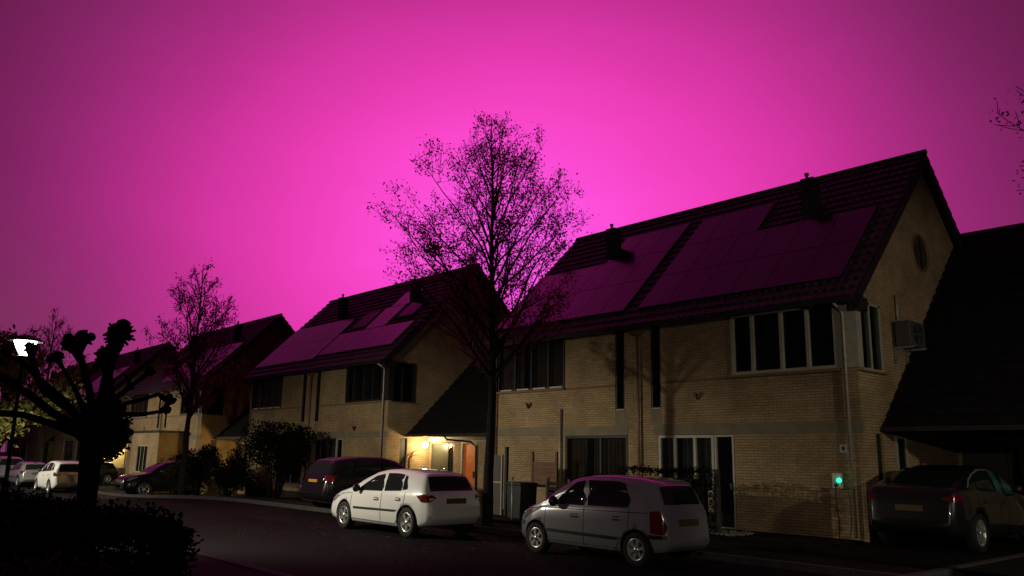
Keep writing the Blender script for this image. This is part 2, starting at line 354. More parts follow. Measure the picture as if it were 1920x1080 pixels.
    s.box(-W-ov, ov, e, -.06, 5.275, 5.30); s.box(-W-ov+.01, -W-.06, -.35, .1, 5.0, 5.27); s.box(.06, ov-.0, -.40, .12, 5.0, 5.27)
    s.build('soffit', 'dark_trim', rf)
    s = Mesh(); s.box(-W-ov+.03, ov-.03, e-.14, e, 5.155, 5.29); s.build('gutter', 'dark_trim', H)
    # pipes
    def pipe(pts, r, M='pipe', name='downpipe', br=()):
        s = Mesh(); s.tube(pts, r, 8)
        for z in br: s.tube([(pts[-1][0], pts[-1][1], z), (pts[-1][0], pts[-1][1], z+.035)], r+.014, 8)
        return s.build(name, M, H)
    pipe([(-.28, -.45, 5.2), (-.25, -.1, 5.02), (-.24, -.09, 4.9), (-.24, -.09, .2)], .035, br=(3.95, 3.62, 2.7, 1.8))
    pipe([(-W+.1, -.45, 5.2), (-W+.1, -.1, 5.02), (-W+.1, -.09, 4.9), (-W+.1, -.09, .2)], .035, 'copper', br=(3.7, 2.6))
    pipe([(-6.05, -.1, 5.12), (-6.05, -.08, .2)], .04, 'copper', br=(4.2, 3.3, 1.6))
    s = Mesh(); s.prism([(-6.30, 5.24), (-5.80, 5.24), (-5.83, 5.14), (-6.0, 5.05), (-6.1, 5.05), (-6.27, 5.14)], -.2, -.02, 'y'); s.build('rain_hopper', 'copper', H)
    pipe([(-9.03, -.07, 3.15), (-9.03, -.07, .2)], .035, 'pipe', 'vent_pipe', br=(3.1,))
    return H
def chimney(H, x, y=2.55):
    c = Mesh(); z = plane_z(y)
    c.box(x-.17, x+.17, y-.17, y+.19, z-.25, z+.95); c.box(x-.185, x+.185, y-.185, y+.205, z+.95, z+.975)
    o = c.build('chimney', 'lead', H)
    c = Mesh(); c.lathe([(.04, 0), (.04, .14), (.06, .14), (.06, .2), (.0, .22)], (x-.08, y, z+.97)); c.build('flue_pot', 'lead', o)
    c = Mesh(); c.prism([(y-.62, plane_z(y-.62)+.045), (y+.34, plane_z(y+.34)+.045), (y+.34, plane_z(y+.34)+.075), (y-.62, plane_z(y-.62)+.075)], x-.24, x+.32, 'x'); c.build('flashing', 'lead', o)
def array(H, x0, ncol, y0, nrow, pw=.975, py=1.08, skip=()):
    for r in range(nrow):
        for c in range(ncol):
            if (c, r) in skip: continue
            a, b = x0+c*pw+.002, x0+(c+1)*pw-.002; ya, yb = y0+r*py+.002, y0+(r+1)*py-.002
            za, zb = plane_z(ya)+.13, plane_z(yb)+.13
            s = Mesh(); t = .028
            s.add([(a, ya, za), (b, ya, za), (b, yb, zb), (a, yb, zb), (a, ya+t, za-t), (b, ya+t, za-t), (b, yb+t, zb-t), (a, yb+t, zb-t)],
                  [(0, 1, 2, 3), (0, 4, 5, 1), (1, 5, 6, 2), (2, 6, 7, 3), (3, 7, 4, 0)])
            f = .010; n = .003
            s.add([(a+f, ya+f-n, za+f+n), (b-f, ya+f-n, za+f+n), (b-f, yb-f-n, zb-f+n), (a+f, yb-f-n, zb-f+n)], [(0, 1, 2, 3)], 1)
            s.build('solar_panel', ['solar_frame', 'solar'], H, fix=False)
def skylight(H, x0, x1, ya, yb):
    s = Mesh(); z = lambda y: plane_z(y)
    s.add([(x0, ya, z(ya)+.02), (x1, ya, z(ya)+.02), (x1, yb, z(yb)+.02), (x0, yb, z(yb)+.02), (x0, ya-.06, z(ya)+.10), (x1, ya-.06, z(ya)+.10), (x1, yb-.06, z(yb)+.10), (x0, yb-.06, z(yb)+.10)],
          [(4, 5, 6, 7), (0, 4, 5, 1), (1, 5, 6, 2), (2, 6, 7, 3), (3, 7, 4, 0)]); o = s.build('roof_window', 'dark_trim', H)
    s = Mesh(); f = .07
    s.add([(x0+f, ya-.06+f, z(ya)+.104+f), (x1-f, ya-.06+f, z(ya)+.104+f), (x1-f, yb-.06-f, z(yb)+.104-f), (x0+f, yb-.06-f, z(yb)+.104-f)], [(0, 1, 2, 3)]); s.build('pane', 'glass', o, fix=False)

base = make_house()
labels = ['nearest yellow brick house pair, behind the small silver car, with stepped solar panels',
          'yellow brick house pair just left of the lit porch, with two solar panel fields',
          'yellow brick house pair with a flat-roofed front extension, behind the middle bare street tree',
          'yellow brick house pair half hidden by the pollarded tree, second farthest of the row',
          'farthest yellow brick house pair, low on the left behind the glowing street lamp']
ps = [(-8.26, 17.35)] + [(-8.26-18.3*i-.04, 17.35) for i in range(1, 5)]
houses = []
for i, (hx, hy) in enumerate(ps):
    h = base if i == 0 else copy_tree(base)
    h.location = (hx, hy, 0); tag(h, labels[i], 'house', 'semi-detached brick houses along the street'); houses.append(h)
A, B, C_, D_, E_ = houses
for h in houses[1:]:
    for ch in [q for q in bpy.data.objects if q.parent == h and q.name.split('.')[0] in ('window', 'corner_panel', 'side_window')]:
        ch.material_slots[0].link = 'OBJECT'; ch.material_slots[0].material = MB['dark_trim']
for h in houses: chimney(h, -9.2 if h is not B else -8.3); chimney(h, -2.2)
array(A, -12.2, 6, .0, 2, pw=.93); array(A, -9.2, 3, 2.16, 1, pw=.865); array(A, -6.10, 6, .0, 2); array(A, -6.10, 3, 2.16, 1, pw=.82)
array(B, -W-.02, 6, .0, 2); array(B, -6.1, 6, .15, 1); array(B, -4.1, 1, 1.25, 1, pw=1.6); array(B, -4.1+.35, 1, 2.34, 1, pw=1.4, py=.8)
skylight(B, -5.5, -4.3, 1.45, 2.3); skylight(B, -2.1, -.9, 1.6, 2.5)
array(C_, -7.0, 7, .0, 2); skylight(C_, -9.6, -8.6, 1.2, 2.2)
array(D_, -8, 6, .0, 2); array(E_, -6.1, 5, .0, 2)
# round window high in the near gable + house number plate
s = Mesh(); s.lathe([(.50, .0), (.50, .03), (.43, .035), (.43, -.02)], (0, 3.78, 7.0), 'x', 32); rw = s.build('round_window', 'copper', A)
s = Mesh(); s.lathe([(.0, .012), (.44, .012)], (0, 3.78, 7.0), 'x', 32); s.box(.013, .03, 3.765, 3.795, 6.57, 7.43); s.build('pane', 'glass', rw)
s = Mesh(); s.box(-.52, -.36, -.02, -.003, 1.96, 2.12, 0); s.box(-.475, -.405, -.024, -.0205, 2.0, 2.085, 1); s.build('house_number_plate', ['white_plastic', 'black_plastic'], A)
s = Mesh(); s.tube([(.05, 2.05, 5.65), (.05, 2.05, 4.95)], .03, 8); s.build('vent_pipe', 'pipe', A)
s = Mesh(); s.box(.004, .05, 1.5, 1.56, .5, 2.37); s.box(.004, .05, 1.99, 2.05, .5, 2.37); s.box(.004, .05, 1.56, 1.99, 2.30, 2.37); sd = s.build('side_window', 'cream', A)
s = Mesh(); s.box(.004, .02, 1.56, 1.99, .5, 2.30); s.build('pane', 'carglass', sd)
# flat-roofed extension on the third house
s = Mesh(); wall_face(s, -6.3, -1.9, -.6, 2.72, [(-5.3, -3.5, .5, 2.05)], y=-1.5, dep=.1)
s.add([(-1.9, -1.5, -.6), (-1.9, 0, -.6), (-1.9, 0, 2.72), (-1.9, -1.5, 2.72)], [(0, 1, 2, 3)]); s.add([(-6.3, -1.5, -.6), (-6.3, 0, -.6), (-6.3, 0, 2.72), (-6.3, -1.5, 2.72)], [(0, 1, 2, 3)])
ex = s.build('front_extension', 'brick', C_, fix=False)
s = Mesh(); s.box(-6.4, -1.8, -1.6, .0, 2.72, 2.84); s.build('flat_roof', 'dark_trim', ex)
window(C_, -5.28, -3.52, .52, 2.04, mull=(-4.7, -4.1), y=-1.46, curtain='curtain_pale', name='extension_window')

# link blocks between the houses: low eave, steep roof
def link(hx, label, carport=False, colour='orange'):
    G = empty('garage_link', (hx, 17.35, 0), 0, label, 'garage', 'steep-roofed garages between the houses')
    x0, x1 = .03, 6.22; fy = 5.0 if carport else 2.0
    s = Mesh(); make_house.slope(s, x0, x1, .92, 6.52, 2.52, 8.05, 23)
    make_house.slope(s, x0, x1, 9.0, 6.52, 5.6, 8.05, 8)
    rf = s.build('roof', 'tile_dark', G, fix=False)
    s = Mesh(); s.prism([(.92, 2.49), (6.52, 8.0), (9.0, 5.55), (9.0, 5.3), (6.52, 7.7), (1.2, 2.44), (.92, 2.44)], x0, x1, 'x'); s.build('soffit', 'dark_trim', rf)
    s = Mesh(); s.box(x0, x1, .80, .92, 2.43, 2.53); s.build('gutter', 'dark_trim', G)
    s = Mesh(); ops = [(.12, 1.58, -.3, 2.2), (2.02, 2.95, -.3, 2.28)]
    wall_face(s, x0, x1, -.8, 2.9 if not carport else 5.5, ops, y=fy, dep=.1); s.box(x0+.2, x1-.2, fy+.25, 8.8, -.8, 2.9); s.add([(x0, 8.95, -.8), (x1, 8.95, -.8), (x1, 8.95, 5.5), (x0, 8.95, 5.5)], [(0, 1, 2, 3)])
    s.build('wall', 'brick', G, fix=False)
    s = Mesh(); s.box(x0, x1, fy-.1, fy-.012, 2.28, 2.45); s.build('fascia', 'cream', G)
    s = Mesh(); s.box(.12, 1.12, fy+.04, fy+.09, -.3, 2.2); d = s.build('front_door', 'door_grey', G)
    s = Mesh(); s.tube([(1.02, fy+.0, .95), (1.02, fy+.0, 1.3)], .018, 8); s.build('handle', 'chrome', d)
    s = Mesh(); s.box(1.14, 1.2, fy+.03, fy+.09, -.3, 2.2); s.box(1.5, 1.58, fy+.03, fy+.09, -.3, 2.2); s.box(1.2, 1.5, fy+.03, fy+.09, .95, 1.06); f = s.build('side_light', 'door_grey', G)
    s = Mesh(); s.box(1.2, 1.5, fy+.05, fy+.07, 1.06, 2.2); s.box(1.2, 1.5, fy+.05, fy+.07, -.3, .95); s.build('pane', 'glass', f)
    s = Mesh(); s.box(1.22, 1.42, fy+.02, fy+.032, 1.0, 1.045); s.build('letter_slot', 'chrome', f)
    s = Mesh()
    for k in range(10):
        s.box(2.12, 2.86, fy+.045, fy+.075, -.3+k*.25, -.3+k*.25+.238)
    s.box(2.12, 2.86, fy+.07, fy+.09, -.3, 2.2); d = s.build('plank_door', colour, G)
    s = Mesh(); s.box(2.74, 2.80, fy+.0, fy+.045, .98, 1.2); s.build('handle', 'black_plastic', d)
    s = Mesh(); s.box(2.02, 2.11, fy-.01, fy+.09, -.3, 2.28); s.box(2.87, 2.95, fy-.01, fy+.09, -.3, 2.28); s.box(2.11, 2.87, fy-.01, fy+.09, 2.2, 2.28); s.build('door_frame', 'cream', G)
    s = Mesh(); s.tube([(2.5, .84, 2.44), (2.55, .9, 2.32), (2.95, fy-.3, 2.26), (3.02, fy-.1, 2.1), (3.02, fy-.06, -.3)], .035, 8)
    if not carport: s.build('downpipe', 'dark_trim', G)
    if carport:
        s = Mesh(); s.box(2.98, 3.08, .98, 1.08, -.1, 2.45); s.build('post', 'grey_plastic', G)
    return G
link(-8.26, 'black-roofed carport at the right edge, beside the nearest gable', True, 'door_grey')
link(ps[1][0], 'garage with glowing porch and orange plank door, left of the big tree trunk')
link(ps[2][0], 'garage with dark sloping roof between the second and third house pairs', colour='door_grey')
link(ps[3][0], 'garage with brightly lit yellow wall, behind the pollarded tree', colour='door_grey')
link(ps[4][0], 'farthest garage roof, beside the last house at the left', colour='door_grey')

# porch lamps
def porch(x, y, z, face, label, p, warm=(1, .74, .36)):
    L = empty('porch_lamp', (x, y, z), 0, label, 'lamp', 'round porch lamps')
    s = Mesh(); s.lathe([(.0, 0), (.15, 0), (.15, .03), (.13, .035)], (0, 0, 0), 'x', 24); b = s.build('back_plate', 'white_plastic', L)
    if face < 0: b.scale.x = -1
    s = Mesh(); s.lathe([(.13, .03), (.13, .06), (.11, .10), (.07, .13), (0, .14)], (0, 0, 0), 'x', 24); g = s.build('glass_dome', 'lampglass', L)
    if face < 0: g.scale.x = -1
    l = bpy.data.lights.new('porch_light', 'POINT'); l.energy = p; l.color = warm; l.shadow_soft_size = .1
    o = bpy.data.objects.new('porch_light', l); COL.objects.link(o); o.parent = L; o.location = (.48*face, -.28, 0)
porch(ps[1][0]+.005, 19.12, 2.15, 1, 'round glowing porch lamp on brick wall, above the roof of the white hatchback', 100)
porch(ps[1][0]-W-.005, 18.75, 2.15, -1, 'round porch lamp lighting the gable behind the shrubs and bicycle', 420, (1, .68, .25))
porch(ps[3][0]+.005, 18.6, 2.2, 1, 'round porch lamp lighting the yellow wall right of the pollarded trunk', 420, (1, .9, .45))

# fixtures on the near house
s = Mesh(); ch = empty('charging_box', (-8.84, 17.33, 1.36), 0, 'white wall charging box with green light on the brick wall by the dark car', 'charger')
s.box(-.1, .1, -.13, 0, -.165, .165); s.build('casing', 'white_plastic', ch, bevel=.02)
s = Mesh(); s.lathe([(0, -.045), (.045, -.045), (.05, -.0)], (.075, -.13, .01), 'y', 20); s.build('status_light', 'green_led', ch)
s = Mesh(); s.lathe([(0, -.03), (.035, -.03), (.04, 0)], (.0, -.13, -.09), 'y', 20); s.build('socket', 'black_plastic', ch)
s = Mesh(); s.lathe([(0, -.01), (.018, -.01)], (.08, -.132, -.13), 'y', 12); s.build('warning_light', 'red_led', ch)
s = Mesh(); s.tube([(0, -.15, -.10), (.02, -.19, -.35), (.04, -.16, -.9), (.0, -.12, -1.2)], .010, 8); s.build('cable', 'black_plastic', ch)
ac = empty('air_conditioner', (-8.24, 19.5, 4.4), 0, 'air conditioner unit bracketed to the gable wall beside the upper corner window', 'air conditioner')
s = Mesh(); s.box(.08, .42, -.42, .42, 0, .58); cs = s.build('casing', 'grey_plastic', ac, bevel=.02)
s = Mesh()
for k in range(4): s.lathe([(.07+.055*k, 0), (.08+.055*k, .01), (.07+.055*k, .02)], (.42, .0, .29), 'x', 24)
s.build('fan_grille', 'black_plastic', ac)
s = Mesh(); s.box(0, .46, -.34, -.30, -.05, 0); s.box(0, .46, .30, .34, -.05, 0); s.box(0, .04, -.34, -.3, -.4, -.05); s.box(0, .04, .3, .34, -.4, -.05); s.build('bracket', 'steel', ac)
def ornament(x, z, label):
    o = empty('wall_ornament', (x, 17.33, z), 0, label, 'ornament', 'metal bird ornaments on the brick fronts')
    s = Mesh(); s.prism([(-.02, -.10), (.03, -.06), (.13, .05), (.10, .10), (.02, .02), (-.03, .03), (-.12, .11), (-.10, .03), (-.05, -.05)], -.045, -.02, 'y'); s.build('wings', 'ornament', o)
    s = Mesh(); s.tube([(0, -.03, -.1), (0, -.055, 0), (.0, -.04, .06)], [.01, .028, .012], 8); s.build('body', 'ornament', o)
ornament(-12.43, 3.33, 'small metal bird on the brick above the right ground-floor window of the near house')
ornament(-18.7, 3.30, 'small metal bird on the brick left of the pale vent pipe')
ornament(-28.9, 2.75, 'small metal bird on the brick of the house behind the black car')

# ------------------------------------------------------------------ foliage helpers
def leaf_cloud(s, pts, size, r, mi=0, jit=.0):
    for p in pts:
        a = Vector((r.gauss(0, 1), r.gauss(0, 1), r.gauss(0, 1))).normalized(); b = a.orthogonal().normalized()
        b = (Matrix.Rotation(r.uniform(0, 6.28), 3, a) @ b); c = a.cross(b); k = size*r.uniform(.6, 1.3)
        p = Vector(p); s.add([p-b*k*.5, p+c*k*.28-b*k*.08, p+b*k*.5, p-c*k*.28-b*k*.08], [(0, 1, 2, 3)], mi)
def tree(name, base, H, trunk_h, envelope, seed, nprim, leaves, lsize, label, cat='tree', group=None, tr=.13, leafM='leaf', lean=0, twig=.006, sub=9, sub2=5, bare=.0):
    """envelope(z)-> crown radius at height z; ascending limbs, side shoots, twigs, leaves"""
    r = random.Random(seed); T = empty(name, base, 0, label, cat, group)
    w = Mesh(); tips = []
    top = H*.985
    tp = [(0, 0, -.3)]; trad = [tr*1.25]
    n = 16
    off = Vector((0, 0, 0))
    for i in range(n+1):
        z = top*i/n; off += Vector((r.gauss(0, .02), r.gauss(0, .02), 0)); tp.append((off.x+lean*z/H, off.y, z)); trad.append(max(.008, tr*(1-.93*(i/n)**.9)))
    w.tube(tp, trad, 8)
    def trunk_at(z):
        t = z/top*n; i = int(min(n-1, t)); f = t-i; a, b = Vector(tp[i+1]), Vector(tp[i+2]); return a.lerp(b, f)
    def shoot(p0, d0, L, r0, lev, curve_up):
        k = 7 if lev == 0 else (5 if lev == 1 else 3); pts = [p0]; rad = [r0]; d = d0.normalized(); p = p0.copy()
        for i in range(k):
            if lev and (math.hypot(p.x, p.y) > envelope(p.z)*1.08 or p.z > H): L *= .5
            d = (d + Vector((r.gauss(0, .10), r.gauss(0, .10), r.gauss(0, .07)+curve_up/k))).normalized()
            p = p + d*(L/k); pts.append(p.copy()); rad.append(max(twig, r0*(1-.9*(i+1)/k)))
        w.tube(pts, rad, 5 if lev == 0 else (4 if lev == 1 else 3), cap=False)
        if lev < 2:
            m_ = int((sub if lev == 0 else sub2)*(1 if lev else 1)*max(.6, L/2.5 if lev == 0 else 1))
            for q in range(m_):
                t = r.uniform(.18, .98); x = t*k; i = int(min(k-1, x)); pp = pts[i].lerp(pts[i+1], x-i); dd = (pts[i+1]-pts[i]).normalized()
                side = dd.orthogonal(); side = Matrix.Rotation(r.uniform(0, 6.28), 3, dd) @ side.normalized()
                nd = (dd*.75 + side*.75 + Vector((0, 0, .25))).normalized()
                shoot(pp, nd, L*(.42 if lev == 0 else .5)*(1.1-.6*t)*r.uniform(.7, 1.25), max(twig, rad[i]*.5), lev+1, .25)
        if lev >= 1:
            for i in range(1, len(pts)):
                tips.append((pts[i-1], pts[i]))
    for i in range(nprim):
        t = (i+.5)/nprim; z0 = trunk_h + (top-trunk_h)*.9*t**1.25; p0 = trunk_at(z0)
        az = i*2.399+r.uniform(-.3, .3); up = r.uniform(.55, .95)+1.3*t
        # find length so the tip meets the envelope
        dh = Vector((math.cos(az), math.sin(az), up)).normalized(); L = .4
        while L < 7:
            q = p0+dh*L
            if math.hypot(q.x, q.y) > envelope(q.z) or q.z > H: break
            L += .15
        shoot(p0, dh, max(.5, L*r.uniform(.80, .98)), tr*.36*(1-.65*t), 0, .22)
    w.build('trunk', 'bark', T, fix=False)
    lf = Mesh(); P = []
    bins = {}
    for ab in tips: bins.setdefault(int(ab[1].z*2.5), []).append(ab)
    ks = [k for k in bins if len(bins[k]) > 3]; wt = [max(.15, envelope(min(H, (k+.5)/2.5)))**1.6 for k in ks]
    for k_ in r.choices(ks, wt, k=leaves):
        a, b = r.choice(bins[k_]); q = a.lerp(b, r.random()); P.append(q+Vector((r.gauss(0, .09), r.gauss(0, .09), r.gauss(0, .09))))
    leaf_cloud(lf, P, lsize, r); lf.build('crown', leafM, T, fix=False)
    return T
def env(tab):
    def f(z):
        for (a, ra), (b, rb) in zip(tab, tab[1:]):
            if a <= z <= b: return ra+(rb-ra)*(z-a)/(b-a)
        return 0
    return f
G_ = 'bare street trees in a row along the houses'
tree('street_tree', (-15.75, 13.25, 0), 10.75, 3.5, env([(0, .8), (3.4, .8), (4.6, 1.9), (6, 2.65), (7.6, 2.75), (8.8, 2.4), (9.8, 1.5), (10.8, .25)]), 3, 46, 21000, .07,
     'tallest street tree in the middle, small leaves against the pink glow', group=G_, tr=.14, twig=.0045, sub=7, sub2=4)
tree('street_tree', (-35.6, 13.2, gz(-35.6)), 10.1, 3.2, env([(0, 1), (3, 1.4), (4.5, 2.2), (6.5, 2.3), (8.5, 1.6), (10.2, .2)]), 11, 30, 7000, .10,
     'mid-sized street tree left of the middle, in front of the third house pair', group=G_, tr=.16, twig=.008)
tree('street_tree', (-61.5, 13.2, gz(-60)), 11.6, 3.0, env([(0, 1), (3, 2.0), (5, 3.0), (7, 3.0), (9.5, 1.9), (11.7, .2)]), 21, 26, 900, .12,
     'far bare street tree rising behind the glowing street lamp', group=G_, tr=.15, twig=.010)
tree('street_tree', (-1.1, 13.4, 0), 9.6, 3.0, env([(0, 1), (3, 1.2), (5.2, 2.2), (6.1, 2.9), (7, 2.5), (8.5, 1.6), (9.7, .2)]), 31, 26, 7000, .06,
     'street tree at the right edge, only a leafy branch end in the picture', group=G_, tr=.14)
tree('broadleaf_tree', (-28.0, 5.0, gz(-30)), 5.0, 1.5, env([(0, 1), (1.5, 1.6), (2.6, 2.6), (4, 2.4), (5.0, .6)]), 41, 22, 9000, .15,
     'leafy tree behind the street lamp, its yellow-green leaves lit by it', tr=.13, leafM='leaf_green', twig=.008)

# pollarded tree (thick arms ending in knuckled fists)
def pt(px, py, depth):
    d = FW*1 + RT*((px-960)/F_PX) - UP*((py-540)/F_PX); return Vector((0, 0, EYE)) + d*depth
base_p = pt(172, 905, 10.6); base_p.z = 0
PT = empty('pollarded_tree', base_p, 0, 'black pollarded tree with clubbed arms standing in the hedge at the left', 'tree')
w = Mesh(); r = random.Random(5)
def loc(px, py, dd): return pt(px, py, 10.6+dd) - base_p
crown0 = loc(172, 830, 0)
w.tube([(0, 0, -.2), (.01, .0, .5), tuple(crown0*.55), tuple(crown0), tuple(loc(178, 780, 0))], [.19, .135, .12, .14, .16], 12)

arms = [([(180, 790), (196, 740), (203, 690), (214, 655)], [.13, .11, .10, .12], (222, 628), .17, 0),
        ([(176, 780), (166, 725), (155, 680), (146, 660)], [.10, .075, .065, .075], (158, 636), .10, -.3), ([(152, 672), (140, 660), (130, 655)], [.06, .06, .07], (128, 643), .10, -.3),
        ([(168, 790), (140, 735), (118, 695), (110, 680)], [.08, .05, .04, .05], (108, 668), .07, .4), ([(108, 678), (98, 673)], [.04, .035], (94, 672), .045, .4),
        ([(165, 800), (120, 755), (80, 705), (60, 675)], [.10, .075, .06, .06], (58, 655), .075, -.1), ([(130, 765), (90, 735), (58, 695), (40, 675), (15, 664)], [.08, .07, .055, .045, .035], (13, 664), .05, -.5),
        ([(160, 810), (100, 775), (50, 740), (0, 700), (-30, 690)], [.11, .09, .085, .09, .09], (-30, 688), .13, .3),
        ([(160, 815), (100, 795), (40, 778), (-20, 770)], [.09, .075, .065, .07], (-30, 766), .1, -.4),
        ([(188, 800), (206, 740), (200, 700), (196, 680)], [.11, .10, .10, .11], (198, 668), .13, .5),
        ([(185, 790), (220, 745), (250, 715), (275, 700)], [.08, .06, .05, .05], (282, 696), .06, .3),
        ([(190, 800), (235, 765), (262, 752), (300, 742)], [.07, .05, .045, .04], (318, 752), .07, -.2), ([(225, 770), (262, 775), (300, 772)], [.05, .04, .035], (312, 768), .05, -.6),
        ([(185, 775), (212, 712), (232, 700), (242, 712)], [.05, .035, .03, .03], (243, 725), .04, .1)]
for P_, R_, kb, kr, dd in arms:
    w.tube([tuple(loc(x, y, dd*i/(len(P_)-1))+Vector((r.gauss(0, .02), r.gauss(0, .02), r.gauss(0, .02)))) for i, (x, y) in enumerate(P_)], [q*.62 for q in R_], 8)
    c = loc(kb[0], kb[1], dd); knobs = Mesh()
    for j in range(5):
        o = Vector((r.gauss(0, .35), r.gauss(0, .35), r.gauss(0, .35)))*kr; rr_ = kr*r.uniform(.5, .8); seg = []
        knobs.lathe([(0, -rr_), (rr_*.7, -rr_*.7), (rr_, 0), (rr_*.7, rr_*.7), (0, rr_)], tuple(c+o), 'z', 8)
    w.tube([tuple(loc(P_[-1][0], P_[-1][1], dd)), tuple(c)], [R_[-1]*.8, kr*.6], 8)
    for j in range(int(16+kr*160)):
        v = Vector((r.gauss(0, 1), r.gauss(0, 1), r.gauss(.35, 1))).normalized(); a = c+v*kr*.75; b = c+v*kr*r.uniform(1.0, 1.28)
        knobs.tube([tuple(a), tuple(b)], [.022, .014], 4)
    knobs.build('pollard_knob', 'bark_black', PT)
w.build('trunk', 'bark_black', PT)
lf = Mesh(); P_ = []
for _ in range(3600):
    v = Vector((r.gauss(0, 1), r.gauss(0, 1), r.gauss(0, 1))).normalized()*r.random()**.4
    P_.append(loc(195, 812, 0)+Vector((v.x*.34+r.choice((0, .12)), v.y*.30, v.z*.30+r.choice((0, -.08, .1)))))
leaf_cloud(lf, P_, .07, r); lf.build('low_shoots', 'leaf_dark', PT, fix=False)

# hedges and shrubs: clouds of leaves over a branch core
def hedge(name, x0, x1, y0, y1, z0, z1, n, size, label, cat='hedge', seed=1, rough=.08, M='leaf_dark'):
    r = random.Random(seed); T = empty(name, ((x0+x1)/2, (y0+y1)/2, z0), 0, label, cat); cx, cyy = (x0+x1)/2, (y0+y1)/2
    s = Mesh()
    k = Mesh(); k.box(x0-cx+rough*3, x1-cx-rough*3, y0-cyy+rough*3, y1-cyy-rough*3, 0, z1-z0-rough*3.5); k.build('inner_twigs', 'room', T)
    P = []
    ax, ay, az = (y1-y0)*(z1-z0), (x1-x0)*(z1-z0), (x1-x0)*(y1-y0)
    for _ in range(n):
        u = r.uniform(0, 2*ax+2*ay+az); g = r.gauss(0, rough*.6)
        wx = x1-(x1-x0)*r.random()**(2.4 if x1-x0 > 8 else 1)-cx; wy = r.uniform(y0, y1)-cyy; wz = r.uniform(0, z1-z0)
        if u < ax: wx = x0-cx+g
        elif u < 2*ax: wx = x1-cx+g
        elif u < 2*ax+ay: wy = y0-cyy+g
        elif u < 2*ax+2*ay: wy = y1-cyy+g
        else: wz = z1-z0+g+.05*math.sin(wx*3)*math.sin(wy*4)
        P.append((wx, wy, wz))
    leaf_cloud(s, P, size, r); s.build('foliage', M, T, fix=False); return T
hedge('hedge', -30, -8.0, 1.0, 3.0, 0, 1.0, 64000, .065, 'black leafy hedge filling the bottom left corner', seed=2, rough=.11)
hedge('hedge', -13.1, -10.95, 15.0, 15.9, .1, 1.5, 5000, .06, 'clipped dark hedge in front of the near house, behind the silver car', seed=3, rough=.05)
def shrub(name, x, y, z, rx, ry, h, n, size, label, seed, M='leaf_dark'):
    r = random.Random(seed); T = empty(name, (x, y, z), 0, label, 'shrub'); s = Mesh(); st = Mesh(); P = []
    blobs = []
    for _ in range(14):
        a = r.uniform(0, 6.28); q = r.random()**.5; e = Vector((math.cos(a)*q*rx*.75, math.sin(a)*q*ry*.75, h*r.uniform(.35, .85))); blobs.append((e, r.uniform(.25, .42)*min(rx, h)))
        st.tube([(e.x*.2, e.y*.2, -.1), (e.x*.5, e.y*.5, e.z*.5), tuple(e)], [.03, .02, .01], 5)
    for _ in range(n):
        e, k = blobs[r.randrange(len(blobs))]; v = Vector((r.gauss(0, 1), r.gauss(0, 1), r.gauss(0, 1))).normalized()*k*r.random()**.35
        p = e+v
        if p.z < 0: p.z = abs(p.z)*.5
        P.append(p)
    leaf_cloud(s, P, size, r); s.build('foliage', M, T, fix=False); st.build('stems', 'bark', T, fix=False)
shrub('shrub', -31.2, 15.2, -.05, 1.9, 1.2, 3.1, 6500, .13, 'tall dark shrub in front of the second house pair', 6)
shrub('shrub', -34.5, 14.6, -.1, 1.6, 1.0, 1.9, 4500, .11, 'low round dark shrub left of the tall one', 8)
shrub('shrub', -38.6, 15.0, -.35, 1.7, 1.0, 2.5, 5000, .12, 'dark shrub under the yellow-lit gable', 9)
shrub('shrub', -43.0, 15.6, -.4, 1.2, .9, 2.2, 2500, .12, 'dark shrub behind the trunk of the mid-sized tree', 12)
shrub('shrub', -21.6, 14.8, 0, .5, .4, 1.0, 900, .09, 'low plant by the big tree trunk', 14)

# ------------------------------------------------------------------ garden things in front of the near house
P_ = empty('garden_gate', (-18.0, 15.4, 0), 0, 'pale grey garden gate panel between the big trunk and the black post', 'gate')
s = Mesh(); s.box(-.34, .3, -.02, .02, .1, 1.02); s.box(-.34, .3, -.02, .02, 1.06, 1.78); s.build('panel', 'grey_plastic', P_)
s = Mesh(); s.box(-.38, -.34, -.03, .03, .05, 1.8); s.box(.3, .34, -.03, .03, .05, 1.8); s.box(-.34, .3, -.025, .025, 1.02, 1.06); s.build('frame', 'pipe', P_)
s = Mesh(); s.box(-.04, .04, -.04, .04, 0, 1.98); s.box(-.05, .05, -.05, .05, 1.98, 2.01); tag(s.build('fence_post', 'black_plastic', loc=(-17.5, 15.4, 0)), 'tall black post beside the grey gate panel', 'post')
P_ = empty('wheelie_bin', (-16.75, 15.3, .0), 0, 'black wheelie bin in front of the brown wooden trellis', 'bin')
s = Mesh(); s.prism([(-.24, .06), (.24, .06), (.29, 1.0), (-.29, 1.0)], -.3, .3, 'y'); s.build('tub', 'black_plastic', P_, bevel=.02)
s = Mesh(); s.prism([(-.31, 1.0), (.31, 1.0), (.28, 1.07), (-.28, 1.09)], -.33, .33, 'y'); s.build('lid', 'black_plastic', P_, bevel=.02)
for q in (-.22, .22):
    s = Mesh(); s.lathe([(0, -.03), (.1, -.03), (.1, .03), (0, .03)], (q, .28, .1), 'x', 16); s.build('wheel', 'tyre', P_)
P_ = empty('wooden_trellis', (-16.5, 15.9, 0), 0, 'brown wooden panel with two posts against the brick wall', 'trellis')
s = Mesh(); s.box(-.5, -.44, -.03, .03, 0, 1.9); s.box(.44, .5, -.03, .03, 0, 1.9); s.build('post', 'wood', P_)
s = Mesh()
for k in range(5): s.box(-.44, .44, -.015, .015, .95+k*.135, 1.075+k*.135)
s.build('panel', 'wood', P_)
P_ = empty('slatted_fence', (-15.1, 15.4, 0), 0, 'low dark horizontal slat fence left of the silver car', 'fence')
s = Mesh()
